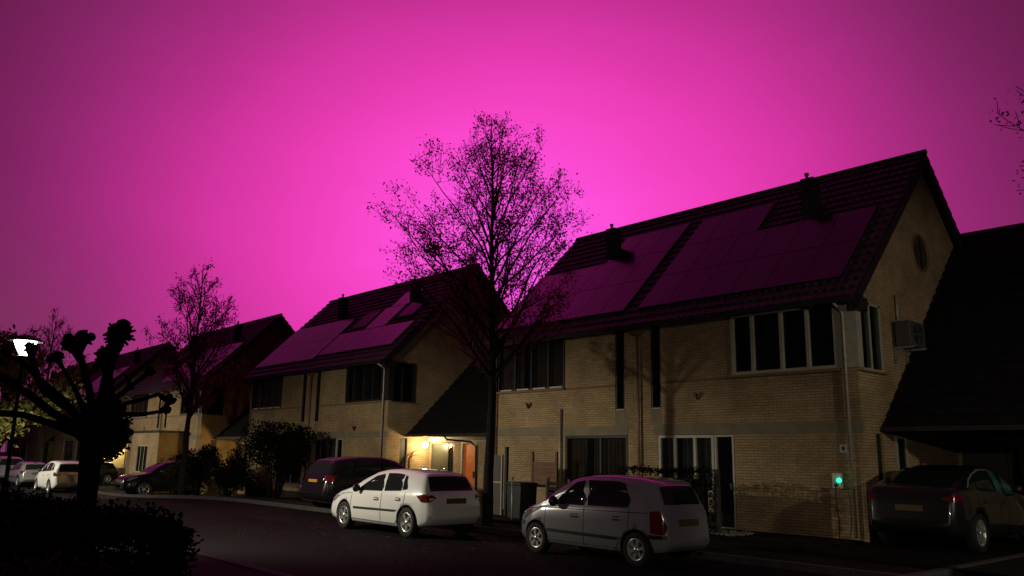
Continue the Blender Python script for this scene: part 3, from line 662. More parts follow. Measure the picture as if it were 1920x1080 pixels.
for k in range(8): s.box(-.78, .9, -.012, .012, .12+k*.13, .21+k*.13)
s.build('slat_panel', 'brick_dark', P_)
for q in (-.8, .0, .92):
    s = Mesh(); s.box(q-.035, q+.035, .013, .08, 0, 1.2); s.build('post', 'black_plastic', P_)
s = Mesh(); s.tube([(0, 0, -.1), (0, 0, 1.18)], .022, 8); s.lathe([(.022, 0), (.035, .0), (.035, .05), (0, .06)], (0, 0, 1.18)); tag(s.build('garden_stake', 'steel', loc=(-16.35, 14.6, 0)), 'thin pale metal stake in front of the black bin', 'stake')
s = Mesh(); s.box(-.05, .05, -.05, .05, 0, 1.45); tag(s.build('gate_post', 'kerb', loc=(-10.75, 15.6, 0.1)), 'pale post at the right end of the clipped hedge', 'post')
r = random.Random(9); s = Mesh()
for _ in range(420):
    x, y = r.uniform(-11.9, -10.3), r.uniform(15.5, 16.4); k = r.uniform(.02, .05)
    s.lathe([(0, -k*.5), (k, 0), (k*.7, k*.5), (0, k*.6)], (x, y, .17+r.uniform(0, .03)), 'z', 6)
tag(s.build('pebbles', 'pebble', fix=False), 'patch of pale pebbles below the glazed door', 'pebbles', kind='stuff')
s = Mesh(); P_ = []
for _ in range(1300):
    x, y = r.gauss(-14.0, 3.0), r.uniform(7.6, 14.0)
    P_.append((x, y, gz(x)+(.115 if y > 12.9 else .014)))
for p in P_:
    a = r.uniform(0, 6.28); k = r.uniform(.025, .05); b = Vector((math.cos(a), math.sin(a), r.uniform(-.15, .3)))*k; c = Vector((-math.sin(a), math.cos(a), r.uniform(0, .3)))*k*.6; p = Vector(p)
    s.add([p-b, p-c, p+b, p+c], [(0, 1, 2, 3)])
tag(s.build('fallen_leaves', 'leaf', fix=False), 'fallen brown leaves scattered on the parking bays and road', 'leaves', kind='stuff')
# sculpture / climbing plant on porch wall
s = Mesh(); s.tube([(0, 0, 0), (.0, -.02, .6), (.03, -.03, 1.2), (.02, -.03, 1.5), (.05, .12, 1.75), (.06, .3, 1.86)], [.05, .045, .05, .04, .03, .015], 8); s.tube([(.02, -.03, 1.5), (.06, .1, 1.62), (.09, .32, 1.7)], [.03, .02, .012], 6)
tag(s.build('driftwood_sculpture', 'wood', loc=(ps[1][0]+.12, 18.35, .1)), 'dark twisted wooden branch standing against the lit porch wall', 'sculpture')

# bicycle
def bicycle(loc_, rz, label, M):
    Bk = empty('bicycle', loc_, rz, label, 'bicycle', 'bicycles by the shrubs')
    for x in (-.52, .52):
        s = Mesh(); s.lathe([(.33, -.015), (.35, 0), (.33, .015), (.315, 0), (.33, -.015)], (x, 0, .35), 'y', 28); wh = s.build('wheel', 'tyre', Bk)
        s = Mesh()
        for k in range(14): a = k*2*math.pi/14; s.tube([(x, 0, .35), (x+.32*math.cos(a), 0, .35+.32*math.sin(a))], .0025, 3)
        s.lathe([(.31, -.012), (.318, 0), (.31, .012)], (x, 0, .35), 'y', 28); s.build('spokes', 'chrome', wh, fix=False)
    s = Mesh()
    for a, b in (((-.52, 0, .35), (-.18, 0, .85)), ((-.52, 0, .35), (-.05, 0, .30)), ((-.05, 0, .30), (-.2, 0, .95)), ((-.05, 0, .30), (.36, 0, .82)), ((-.15, 0, .78), (.34, 0, .90)), ((.34, 0, 1.05), (.52, 0, .35))): s.tube([a, b], .018, 6)
    s.build('frame', M, Bk)
    s = Mesh(); s.tube([(.34, 0, 1.05), (.33, -.25, 1.1), (.2, -.29, 1.08)], .012, 6); s.tube([(.34, 0, 1.05), (.33, .25, 1.1), (.2, .29, 1.08)], .012, 6); s.build('handlebar', 'chrome', Bk)
    s = Mesh(); s.prism([(-.34, .95), (-.08, .97), (-.06, 1.0), (-.34, 1.02)], -.07, .07, 'y'); s.build('saddle', 'black_plastic', Bk)
    s = Mesh(); s.box(-.62, -.25, -.06, .06, .74, .76); s.box(.40, .62, -.17, .17, .86, .9); s.build('carrier', 'chrome', Bk)
    s = Mesh(); s.box(-.64, -.62, -.04, .04, .62, .70); s.build('tail_reflector', 'tail', Bk)
bicycle((-37.2, 16.9, -.28), .5, 'red bicycle glinting in the porch light behind the shrubs', 'red_paint')
bicycle((-38.0, 16.5, -.3), .35, 'pale bicycle beside the red one', 'white_plastic')

# ------------------------------------------------------------------ street lamps
def street_lamp(x, y, z, h, label, power, aim=None):
    L = empty('street_lamp', (x, y, z), 0, label, 'street lamp', 'street lamps')
    s = Mesh(); s.tube([(0, 0, -.2), (0, 0, 1.0), (0, 0, 1.02), (0, 0, h-.5)], [.07, .07, .045, .035], 12); s.build('pole', 'lamp_pole', L)
    s = Mesh(); s.lathe([(0, -.5), (.06, -.46), (.2, -.395), (.2, -.385), (0, -.38)], (0, 0, h)); s.build('collar', 'dark_trim', L)  # widened disc added to keep the lamp's light off the pole
    s = Mesh(); s.lathe([(.07, -.38), (.16, -.22), (.23, -.06), (.23, -.04), (.0, -.04)], (0, 0, h)); s.build('glass_bowl', 'streetglass', L)
    s = Mesh(); s.lathe([(.36, -.045), (.37, -.02), (.2, .06), (.05, .11), (0, .12)], (0, 0, h)); s.lathe([(.36, -.045), (.24, -.038)], (0, 0, h)); s.build('canopy', 'dark_trim', L)
    l = bpy.data.lights.new('lamp_light', 'SPOT' if aim else 'POINT'); l.energy = power; l.color = (1, .92, .72); l.shadow_soft_size = .16
    o = bpy.data.objects.new('lamp_light', l); COL.objects.link(o); o.parent = L; o.location = (0, 0, h-.17)
    if aim:   # cone added per lamp, aimed so only chosen surfaces are lit
        l.spot_size = R(aim[1]); l.spot_blend = .35; o.rotation_euler = Vector(aim[0]).to_track_quat('-Z', 'Y').to_euler()
    return L
lp = pt(47, 648, 18.6)
street_lamp(lp.x, lp.y, gz(lp.x), lp.z-gz(lp.x)+.14, 'glowing street lamp with hat-shaped canopy behind the pollarded tree', 4400, ((-.12, .48, -.86), 148))
street_lamp(4.0, -3.5, 0, 4.6, 'street lamp behind the camera, out of the picture', 1900, ((-.655, .75, -.09), 45))
street_lamp(4.5, 12.6, 0, 4.3, 'street lamp on the corner beyond the right edge, out of the picture', 1500, ((-.80, .50, -.30), 74))
street_lamp(-50, 4.6, gz(-50), 4.2, 'far street lamp down the street, hidden by the pollarded tree and leaves', 6000, ((-.1, .5, -.86), 156))

# ------------------------------------------------------------------ cars
def lerp_tab(tab, x):
    if x <= tab[0][0]: return tab[0][1]
    for i in range(len(tab)-1):
        (a, fa), (b, fb) = tab[i], tab[i+1]
        if x <= b:
            t = (x-a)/(b-a); return fa+(fb-fa)*t
    return tab[-1][1]
def smooth_tab(tab, x, k=.05):
    return (lerp_tab(tab, x-k)+2*lerp_tab(tab, x)+lerp_tab(tab, x+k))/4
class Car:
    def __init__(c, spec): c.s = spec; c.L = spec['L']; c.Wd = spec['W']
    def zt(c, x): return smooth_tab(c.s['top'], x, min(.05, x+.001, c.L-x+.001) if 0 <= x <= c.L else .01)
    def zb(c, x): return lerp_tab(c.s['bot'], x)
    def w(c, x):
        t = x/c.L; e = lerp_tab([(0, .70), (.015, .80), (.05, .89), (.12, .955), (.25, .99), (.5, 1), (.75, .995), (.87, .97), (.935, .93), (.975, .875), (1, .76)], t); return e*c.Wd
    def zs(c, x): return min(lerp_tab(c.s['belt'], x), c.zt(x)-.05)
    def section(c, x):
        w, zb, zs, zt = c.w(x), c.zb(x), c.zs(x), c.zt(x); b = zs-zb; h = zt-zs; yr = (w*.935-c.s.get('tumble', .42)*h)*lerp_tab([(0, 1), (.55, 1), (1, .91)], x/c.L)
        return [(0, zb), (w*.82, zb), (w*.93, zb+.02), (w*.975, zb+min(.10, .25*b)), (w*.995, zb+.35*b), (w, zb+.55*b), (w*.992, zb+.72*b), (w*.975, zb+.88*b), (w*.955, zs-.002),
                (w*.945-.12*h, zs+.22*h), ((w*.945+yr)/2+.012, zs+.52*h), (yr+.006, zs+.86*h), (yr-.04, zs+.945*h), (yr*.72, zs+.985*h), (yr*.38, zs+.997*h), (0, zt)]
    def side_y(c, x, z):
        S = c.section(x)[1:13]
        for i in range(len(S)-1):
            if S[i][1] <= z <= S[i+1][1]:
                t = (z-S[i][1])/max(1e-6, S[i+1][1]-S[i][1]); return S[i][0]+(S[i+1][0]-S[i][0])*t
        return S[-1][0] if z > S[-1][1] else S[0][0]
    def X(c, x): return x-c.L/2
    def body(c):
        s = Mesh(); n = 84; xs = []
        for i in range(n+1):
            t = i/n; t = t-.10*math.sin(2*math.pi*t)/(2*math.pi)*1.6; xs.append(t*c.L)
        K = 16; rings = []
        for x in xs:
            S = c.section(x); rings.append([(c.X(x), y, z) for y, z in S] + [(c.X(x), -y, z) for y, z in S[-2:0:-1]])
        M_ = len(rings[0]); vs = [v for r_ in rings for v in r_]; fs = []
        for i in range(n):
            for k in range(M_): fs.append((i*M_+k, i*M_+(k+1) % M_, (i+1)*M_+(k+1) % M_, (i+1)*M_+k))
        fs.append(tuple(range(M_))); fs.append(tuple(n*M_+k for k in range(M_-1, -1, -1)))
        s.add(vs, fs, 0, True); return s
    def side_panel(c, poly, sgn, off=.006, nx=14, nz=5):
        """panel on the body side from a polygon in (x, z)"""
        x0, x1 = min(p[0] for p in poly), max(p[0] for p in poly); s = Mesh(); cols = []
        for i in range(nx+1):
            x = x0+(x1-x0)*(i/nx); x = min(max(x, x0+1e-4), x1-1e-4); zz = []
            for j in range(len(poly)):
                (a, za), (b, zb_) = poly[j], poly[(j+1) % len(poly)]
                if (a-x)*(b-x) <= 0 and a != b: zz.append(za+(zb_-za)*(x-a)/(b-a))
            lo, hi = min(zz), max(zz); cols.append([(c.X(x), sgn*(c.side_y(x, lo+(hi-lo)*k/nz)+off), lo+(hi-lo)*k/nz) for k in range(nz+1)])
        vs = [v for q in cols for v in q]; fs = [(i*(nz+1)+k, (i+1)*(nz+1)+k, (i+1)*(nz+1)+k+1, i*(nz+1)+k+1) for i in range(nx) for k in range(nz)]
        return s.add(vs, fs, 0, True)
    def top_panel(c, xa, xb, fa, fb, off=.006, n=10):
        """panel across the car (windscreen, rear window) from x=xa to xb; fa/fb: share of the roof width"""
        s = Mesh(); vs = []; K = 12
        for i in range(n+1):
            t = i/n; x = xa+(xb-xa)*t; S = c.section(x)[11:]; f = fa+(fb-fa)*t; ymax = S[0][0]*f
            dz = (c.zt(min(c.L, x+.01))-c.zt(x-.01))/.02; nl = math.hypot(1, dz)
            for k in range(-K, K+1):
                y = ymax*k/K; ay = abs(y); z = S[-1][1]
                for q in range(len(S)-1):
                    if S[q+1][0] <= ay <= S[q][0]: u = (ay-S[q+1][0])/max(1e-6, S[q][0]-S[q+1][0]); z = S[q+1][1]+(S[q][1]-S[q+1][1])*u; break
                vs.append((c.X(x)-dz/nl*off, y, z+off/nl))
        m_ = 2*K+1; return s.add(vs, [(i*m_+k, i*m_+k+1, (i+1)*m_+k+1, (i+1)*m_+k) for i in range(n) for k in range(m_-1)], 0, True)
def spokes(s, r, y, n, w0, w1, twin=False):
    for k in range(n):
        a = 2*math.pi*k/n+.3; ca, sa = math.cos(a), math.sin(a)
        poly = [(.04, -w0), (r*.93, -w1), (r*.93, w1), (.04, w0)]
        P = [(u*ca-v*sa, u*sa+v*ca) for u, v in poly]
        vs = [(p[0], y-.02, p[1]) for p in P]+[(p[0], y+.015, p[1]) for p in P]
        s.add(vs, [(0, 1, 2, 3), (7, 6, 5, 4), (0, 4, 5, 1), (1, 5, 6, 2), (2, 6, 7, 3), (3, 7, 4, 0)])
def make_wheel(r, rim, n, w0, w1, M='alloy'):
    o = Mesh(); o.lathe([(rim, -.08), (r*.93, -.10), (r, -.075), (r, .075), (r*.93, .10), (rim, .08)], (0, 0, 0), 'y', 36)
    tyre = o.build('wheel', 'tyre')
    q = Mesh(); q.lathe([(rim+.004, -.082), (rim-.012, -.088), (rim-.03, -.06), (rim-.035, .05)], (0, 0, 0), 'y', 36)
    spokes(q, rim, -.06, n, w0, w1); q.lathe([(0, -.095), (.05, -.09), (.065, -.06)], (0, 0, 0), 'y', 16)
    q.build('rim', M, tyre)
    q = Mesh(); q.lathe([(0, .03), (rim-.03, .03)], (0, 0, 0), 'y', 24); q.build('brake_disc', 'black_plastic', tyre, fix=False)
    return tyre
def make_car(spec, label, loc_, rz, paint, group=None, name='parked_car'):
    c = Car(spec); Tt = empty(name, loc_, rz, label, 'car', group); L = c.L; S = spec
    bo = c.body().build('body', [paint], Tt); r = S['r']; fx, rx = S['fo'], S['fo']+S['wb']
    cut = Mesh()
    for x in (fx, rx):
        for sg in (-1, 1):
            R_ = r+.05; n = 40; y0, y1 = sorted((sg*(c.Wd-.27), sg*(c.Wd+.2)))
            vs = []; 
            for y in (y0, y1): vs += [(c.X(x)+R_*math.cos(2*math.pi*k/n), y, r+R_*math.sin(2*math.pi*k/n)) for k in range(n)]
            cut.add(vs, [tuple(range(n)), tuple(range(2*n-1, n-1, -1))]+[(k, (k+1) % n, (k+1) % n+n, k+n) for k in range(n)])
    co = cut.build('cutter_tmp', 'black_plastic')
    bm_ = bo.modifiers.new('arches', 'BOOLEAN'); bm_.operation = 'DIFFERENCE'; bm_.object = co; bm_.solver = 'EXACT'; bm_.material_mode = 'TRANSFER'
    co.parent = Tt; bpy.context.view_layer.update()
    me = bpy.data.meshes.new_from_object(bo.evaluated_get(bpy.context.evaluated_depsgraph_get())); bo.modifiers.clear(); bo.data = me
    bpy.data.objects.remove(co)
    tops = S['tops']   # windscreen xa,xb ; rear window xa,xb
    c.top_panel(*tops[0], .97, .90).build('windscreen', 'carglass', Tt, fix=False)
    c.top_panel(*tops[1], .93, .90).build('rear_window', 'carglass', Tt, fix=False)
    for sg in (-1, 1):
        for k_, poly in enumerate(S['side_windows']): c.side_panel(poly, sg).build('side_window', 'green_glass' if S.get('green') == k_ else 'carglass', Tt, fix=False)
        for poly in S['lights_t']: c.side_panel(poly, sg, .012).build('tail_light', 'tail', Tt, fix=False)
        for poly in S['lights_h']: c.side_panel(poly, sg, .012).build('headlight', 'head', Tt, fix=False)
        for (xa, za, xb, zb_) in S['seams']:
            g = Mesh(); N = 12; prev = None
            for k in range(N+1):
                t = k/N; x = xa+(xb-xa)*t; z = za+(zb_-za)*t; y = sg*(c.side_y(x, z)+.0035)
                dx, dz = (xb-xa), (zb_-za); q = math.hypot(dx, dz); px_, pz_ = -dz/q*.007, dx/q*.007
                cur = [(c.X(x)-px_, y, z-pz_), (c.X(x)+px_, y, z+pz_)]
                if prev: g.add([prev[0], prev[1], cur[1], cur[0]], [(0, 1, 2, 3)], 0, True)
                prev = cur
            g.build('door_seam', 'black_plastic', Tt, fix=False)
        if S.get('trim'):
            g = Mesh(); pts = S['trim']; prev = None
            for (xa, za), (xb, zb_) in zip(pts, pts[1:]):
                for k in range(9):
                    t = k/8; x = xa+(xb-xa)*t; z = za+(zb_-za)*t
                    cur = [(c.X(x), sg*(c.side_y(x, z)+.010), z), (c.X(x), sg*(c.side_y(x, z+.028)+.010), z+.028)]
                    if prev: g.add([prev[0], prev[1], cur[1], cur[0]], [(0, 1, 2, 3)], 0, True)
                    prev = cur
            g.build('window_trim', 'alloy', Tt, fix=False)  # pale strip added to imitate the highlight along the body's window arc
        if S.get('mould'):
            q = c.side_panel(S['mould'], sg, .02, 16, 2); q.build('side_moulding', 'black_plastic', Tt, fix=False)
        if S.get('sill'):
            q = c.side_panel(S['sill'], sg, .01, 16, 2); q.build('sill_strip', S.get('sillM', paint), Tt, fix=False)
        for (hx, hz) in S['handles']:
            y = c.side_y(hx, hz); h = Mesh(); a, b = sorted((sg*(y-.005), sg*(y+.035)))
            h.box(c.X(hx)-.09, c.X(hx)+.09, a, b, hz-.015, hz+.015); h.build('door_handle', S.get('handleM', paint), Tt, bevel=.008)
            h = c.side_panel([(hx-.09, hz-.04), (hx+.09, hz-.04), (hx+.09, hz+.035), (hx-.09, hz+.035)], sg, .004, 6, 2); h.build('handle_recess', 'black_plastic', Tt, fix=False)
        mx, mz = S['mirror']; y = c.side_y(mx, mz); h = Mesh()
        h.lathe([(0, -.06), (.06, -.05), (.095, 0), (.085, .05), (0, .07)], (c.X(mx), sg*(y+.13), mz+.03), 'x', 14); h.tube([(c.X(mx)+.02, sg*(y-.01), mz-.03), (c.X(mx)+.0, sg*(y+.08), mz)], .022, 6)
        h.build('wing_mirror', S.get('mirrorM', 'black_plastic'), Tt)
    # plates, bumpers
    y = .26; zr = S['plate_r']; h = Mesh(); xr = S.get('plate_rx', L-.02)
    h.box(c.X(xr), c.X(xr)+.02, -y, y, zr-.055, zr+.055); h.build('number_plate', S.get('plateM', 'plate'), Tt)
    zf = S['plate_f']; h = Mesh(); h.box(c.X(S.get('plate_fx', .02))-.02, c.X(S.get('plate_fx', .02)), -y, y, zf-.055, zf+.055); h.build('number_plate', S.get('plateM', 'plate'), Tt)
    if S.get('bumper'):
        for a, b, z0, z1 in S['bumper']:
            h = Mesh(); n = 12
            for sg in (-1, 1):
                q = c.side_panel([(a, z0), (b, z0), (b, z1), (a, z1)], sg, .018, 10, 2); q.build('bumper_strip', 'black_plastic', Tt, fix=False)
    if S.get('grille'):
        z0, z1 = S['grille']; h = Mesh(); h.box(c.X(-.012), c.X(.03), -.45, .45, z0, z1); h.build('grille', 'black_plastic', Tt)
    z0, z1 = S.get('tailboard', (0, 0))
    wh = make_wheel(r, *S['wheel'])
    first = True
    for x in (fx, rx):
        for sg in (-1, 1):
            q = wh if first else copy_tree(wh, Tt)
            q.parent = Tt; q.location = (c.X(x), sg*(c.Wd-.11), r); q.rotation_euler = (0, rnd.uniform(0, 1), 0) if sg < 0 else (0, rnd.uniform(0, 1), math.pi); first = False
    # underside and antenna
    if S.get('antenna'):
        ax, az = S['antenna']; h = Mesh(); h.tube([(c.X(ax), 0, az), (c.X(ax)+.12, 0, az+.12)], .006, 5); h.build('antenna', 'black_plastic', Tt)
    if S.get('wiper'):
        h = Mesh(); x = S['wiper']; h.tube([(c.X(x)+.02, -.05, c.zt(x)+.02), (c.X(x)-.02, .3, c.zt(x)+.03)], .01, 5); h.build('rear_wiper', 'black_plastic', Tt)
    return Tt
HATCH = dict(plateM='plate_dim', L=4.245, W=.83, r=.315, fo=.90, wb=2.60, tumble=.40,
    top=[(0, .60), (.04, .70), (.18, .80), (.55, .92), (1.0, 1.01), (1.15, 1.055), (1.55, 1.27), (1.95, 1.43), (2.3, 1.495), (2.75, 1.515), (3.3, 1.49), (3.72, 1.435), (3.84, 1.40), (3.93, 1.22), (4.03, 1.03), (4.15, .96), (4.20, .84), (4.235, .62), (4.245, .55)],
    bot=[(0, .38), (.06, .24), (.5, .19), (3.7, .19), (4.1, .28), (4.245, .42)], belt=[(0, .58), (1.0, .88), (1.6, .935), (3.0, .985), (4.245, 1.02)],
    tops=[(1.20, 1.93), (3.85, 4.04)],
    side_windows=[[(1.42, .965), (1.52, 1.05), (2.02, 1.325), (2.38, 1.395), (2.48, .985)], [(2.53, .99), (2.46, 1.40), (2.86, 1.405), (3.12, 1.385), (3.22, 1.02)], [(3.25, 1.03), (3.17, 1.37), (3.27, 1.345), (3.42, 1.06)]],
    lights_t=[[(3.80, .94), (4.10, .98), (4.20, .90), (4.19, .80), (3.98, .80)]], lights_h=[[(.10, .62), (.30, .64), (.62, .82), (.40, .80), (.12, .72)]],
    seams=[(1.22, .30, 1.22, .93), (2.50, .27, 2.50, .96), (3.36, .52, 3.40, 1.0), (3.05, .27, 3.30, .50), (1.22, .29, 3.06, .27), (.62, .84, 1.2, .90)],
    mould=[(1.36, .50), (3.14, .52), (3.16, .56), (1.36, .545)], handles=[(2.30, .80), (3.16, .83)], mirror=(1.52, .99), plate_r=.78, plate_f=.42, plate_rx=4.20, grille=(.28, .48),
    wheel=(.20, 5, .035, .030), antenna=(3.5, 1.46), wiper=3.95)
MINI = dict(plateM='plate_dim', L=3.565, W=.70, r=.275, fo=.58, wb=2.38, tumble=.24,
    top=[(0, .55), (.03, .68), (.12, .78), (.35, .88), (.66, .97), (.78, 1.02), (1.12, 1.28), (1.40, 1.43), (1.8, 1.50), (2.3, 1.515), (2.9, 1.49), (3.2, 1.44), (3.27, 1.40), (3.36, 1.20), (3.43, .99), (3.49, .95), (3.535, .75), (3.56, .62), (3.565, .52)],
    bot=[(0, .36), (.05, .24), (.4, .20), (3.1, .20), (3.45, .26), (3.565, .36)], belt=[(0, .55), (.7, .89), (1.4, .925), (2.6, .955), (3.565, .97)],
    tops=[(.83, 1.36), (3.285, 3.42)],
    side_windows=[[(1.02, .945), (1.10, 1.03), (1.52, 1.37), (1.74, 1.405), (1.78, .955)], [(1.84, .96), (1.80, 1.41), (2.5, 1.41), (2.66, 1.37), (2.80, 1.12), (2.80, .985), (2.74, .965)]],
    lights_t=[[(3.24, .93), (3.42, .95), (3.53, .70), (3.52, .56), (3.26, .58)]], lights_h=[[(.05, .60), (.22, .62), (.40, .80), (.22, .81), (.06, .72)]],
    seams=[(.80, .30, .84, .93), (1.80, .26, 1.80, .94), (2.80, .62, 2.83, .96), (2.52, .27, 2.76, .58), (.80, .29, 2.53, .26), (.40, .83, .84, .89), (.84, .87, 3.20, .90)],
    mould=[(.90, .475), (2.66, .45), (2.64, .40), (.90, .425)], handles=[(1.58, .765), (2.56, .78)], mirror=(1.10, .97), plate_r=.72, plate_f=.42, plate_rx=3.53, grille=(.50, .60), handleM='silver_paint',
    sill=[(.92, .235), (2.5, .225), (2.5, .255), (.92, .265)], bumper=[(.0+.02, .22, .50, .57), (3.22, 3.54, .47, .53)],
    wheel=(.175, 6, .022, .034), antenna=(1.35, 1.42), wiper=3.38)
FAST = dict(trim=[(1.66, 1.10), (1.9, 1.28), (2.15, 1.435), (2.55, 1.52), (3.0, 1.515), (3.45, 1.425), (3.75, 1.325), (4.05, 1.185)], plateM='plate_dim', green=0, L=4.75, W=.945, r=.36, fo=.88, wb=2.89, tumble=.42,
    top=[(0, .66), (.05, .76), (.3, .88), (.9, 1.02), (1.25, 1.10), (1.7, 1.38), (2.1, 1.55), (2.5, 1.62), (2.95, 1.615), (3.5, 1.52), (4.1, 1.33), (4.5, 1.20), (4.62, 1.17), (4.69, 1.0), (4.735, .8), (4.75, .62)],
    bot=[(0, .40), (.06, .28), (.5, .22), (4.1, .22), (4.6, .34), (4.75, .46)], belt=[(0, .62), (1.2, .96), (1.8, 1.03), (3.6, 1.10), (4.75, 1.15)],
    tops=[(1.3, 2.1), (3.25, 4.35)],
    side_windows=[[(1.62, 1.05), (1.75, 1.17), (2.15, 1.43), (2.55, 1.51), (2.68, 1.10)], [(2.73, 1.105), (2.61, 1.515), (3.0, 1.51), (3.45, 1.42), (3.62, 1.15)], [(3.66, 1.155), (3.52, 1.395), (3.75, 1.32), (4.02, 1.19)]],
    lights_t=[[(4.36, 1.06), (4.60, 1.10), (4.71, .98), (4.69, .93), (4.40, .98)]], lights_h=[[(.12, .70), (.34, .74), (.62, .86), (.3, .84)]],
    seams=[(1.30, .36, 1.30, 1.0), (2.70, .30, 2.70, 1.08), (3.36, .34, 3.66, .6), (3.66, .6, 3.78, 1.1), (1.3, .34, 3.36, .3)],
    handles=[(2.46, .90), (3.45, .93)], handleM='dark_paint', mirror=(1.72, 1.12), plate_r=.80, plate_f=.45, plate_rx=4.71, wheel=(.245, 5, .03, .035), sill=[(1.4, .27), (3.3, .26), (3.3, .29), (1.4, .30)])
SUV = dict(L=4.45, W=.92, r=.35, fo=.88, wb=2.67, tumble=.36,
    top=[(0, .68), (.04, .82), (.25, .95), (.9, 1.06), (1.15, 1.12), (1.55, 1.40), (1.9, 1.58), (2.3, 1.66), (3.0, 1.67), (3.7, 1.62), (4.0, 1.55), (4.15, 1.32), (4.26, 1.10), (4.36, 1.02), (4.42, .82), (4.45, .62)],
    bot=[(0, .42), (.06, .30), (.5, .24), (3.9, .24), (4.3, .34), (4.45, .46)], belt=[(0, .64), (1.1, 1.0), (1.8, 1.05), (3.4, 1.10), (4.45, 1.14)],
    tops=[(1.2, 1.87), (4.02, 4.26)],
    side_windows=[[(1.5, 1.08), (1.6, 1.19), (2.0, 1.47), (2.35, 1.55), (2.45, 1.11)], [(2.5, 1.115), (2.42, 1.555), (2.95, 1.555), (3.3, 1.52), (3.42, 1.16)], [(3.47, 1.165), (3.4, 1.50), (3.6, 1.45), (3.8, 1.2)]],
    lights_t=[[(4.05, 1.10), (4.3, 1.10), (4.40, .98), (4.38, .90), (4.1, .92)]], lights_h=[[(.10, .74), (.30, .76), (.6, .92), (.25, .92)]],
    seams=[(1.25, .36, 1.25, 1.0), (2.48, .32, 2.48, 1.08), (3.5, .6, 3.54, 1.1), (1.25, .35, 3.2, .32)], handles=[(2.25, .92), (3.25, .95)], mirror=(1.58, 1.12), plate_r=.92, plate_f=.48, plate_rx=4.37,
    wheel=(.235, 5, .03, .03), antenna=(3.6, 1.63))
def squash(S, k):
    S['top'] = [(a, b*k) for a, b in S['top']]; S['belt'] = [(a, b*k) for a, b in S['belt']]
    for key in ('side_windows', 'lights_t', 'lights_h'): S[key] = [[(a, b*k) for a, b in p] for p in S[key]]
    S['seams'] = [(a, b*k, c, d*k) for a, b, c, d in S['seams']]; S['handles'] = [(a, b*k) for a, b in S['handles']]
    S['mirror'] = (S['mirror'][0], S['mirror'][1]*k); S['antenna'] = (S['antenna'][0], S['antenna'][1]*k)
squash(HATCH, .945); squash(MINI, .96)
G2 = 'cars parked along the street and on the drives'
make_car(HATCH, 'white five-door hatchback with black side moulding parked left of the big tree', (-15.09+.745-HATCH['L']/2+.0, 10.42+.82, 0), 0, 'white_paint', G2)
make_car(MINI, 'small silver five-door city car with pink-lit roof, nearest on the street', (-9.09+.605-MINI['L']/2, 10.82+.70, 0), 0, 'silver_paint', G2)
make_car(FAST, 'dark grey fastback car with green-tinted window beside the wall charger at the right edge', (-7.03, 16.42+FAST['L']/2, .12), -math.pi/2, 'dark_paint', G2)
make_car(SUV, 'black car with yellow plate on the drive behind the white hatchback', (-22.95, 12.35+SUV['L']/2, .0), -math.pi/2, 'black_paint', G2)
make_car(SUV, 'black car with pink-reflecting windscreen behind the hedge, left of the shrubs', (-41.3, 14.6, gz(-41)), math.pi/2, 'black_paint', G2)
make_car(SUV, 'white crossover seen from behind, left of the pollarded trunk', (-49.15, 11.85, gz(-49)-.08), 0, 'white_paint', G2)
make_car(HATCH, 'pale hatchback beyond the white crossover, near the left edge', (-56.6, 11.8, gz(-56)), 0, 'silver_paint', G2)
make_car(SUV, 'pale car farthest down the row, cut by the left edge', (-63.5, 11.8, gz(-63)), 0, 'silver_paint', G2)
make_car(HATCH, 'dark car on the drive before the brightly lit garage wall', (-59.8, 15.6, gz(-60)), math.pi/2, 'black_paint', G2)

# ------------------------------------------------------------------ sky
wd = bpy.data.worlds.new('World'); scene.world = wd; wd.use_nodes = True
n, l = wd.node_tree.nodes, wd.node_tree.links; n.clear()
out = n.new('ShaderNodeOutputWorld'); bg = n.new('ShaderNodeBackground'); l.new(bg.outputs[0], out.inputs[0])
tc = n.new('ShaderNodeTexCoord')
gd = (FW + RT*((965-960)/F_PX) - UP*((465-540)/F_PX)).normalized()
e1 = gd.cross(Vector((0, 0, 1))).normalized(); e2 = e1.cross(gd).normalized()
def dot(v):
    q = n.new('ShaderNodeVectorMath'); q.operation = 'DOT_PRODUCT'; l.new(tc.outputs['Generated'], q.inputs[0]); q.inputs[1].default_value = v; return q.outputs['Value']
def mth(op, a, b=None):
    q = n.new('ShaderNodeMath'); q.operation = op
    for i, v in enumerate((a, b)):
        if v is None: continue
        if hasattr(v, 'links'): l.new(v, q.inputs[i])
        else: q.inputs[i].default_value = v
    return q.outputs[0]
da, db, dg = dot(e1), dot(e2), dot(gd)
rad = mth('SQRT', mth('ADD', mth('MULTIPLY', da, da), mth('POWER', mth('ABSOLUTE', mth('MULTIPLY', db, 1.28)), 2)))
ang = mth('DIVIDE', mth('ARCTAN2', rad, dg), math.pi)
nz = n.new('ShaderNodeTexNoise'); nz.inputs['Scale'].default_value = 2.2; nz.inputs['Detail'].default_value = 3; l.new(tc.outputs['Generated'], nz.inputs['Vector'])
ang = mth('ADD', ang, mth('MULTIPLY', mth('SUBTRACT', nz.outputs['Fac'], .5), .02))
rp = n.new('ShaderNodeValToRGB'); l.new(ang, rp.inputs[0]); cr = rp.color_ramp; cr.interpolation = 'B_SPLINE'
def lin(c): return tuple(((v/255+.055)/1.055)**2.4 if v > 10 else v/255/12.92 for v in c)+(1,)
stops = [(0, (255, 92, 235)), (.03, (255, 82, 222)), (.068, (250, 66, 196)), (.115, (208, 50, 155)), (.15, (162, 42, 124)), (.185, (116, 34, 88)), (.225, (82, 21, 62)), (.33, (44, 11, 33)), (.6, (24, 7, 18)), (1.0, (14, 5, 11))]
while len(cr.elements) < len(stops): cr.elements.new(.5)
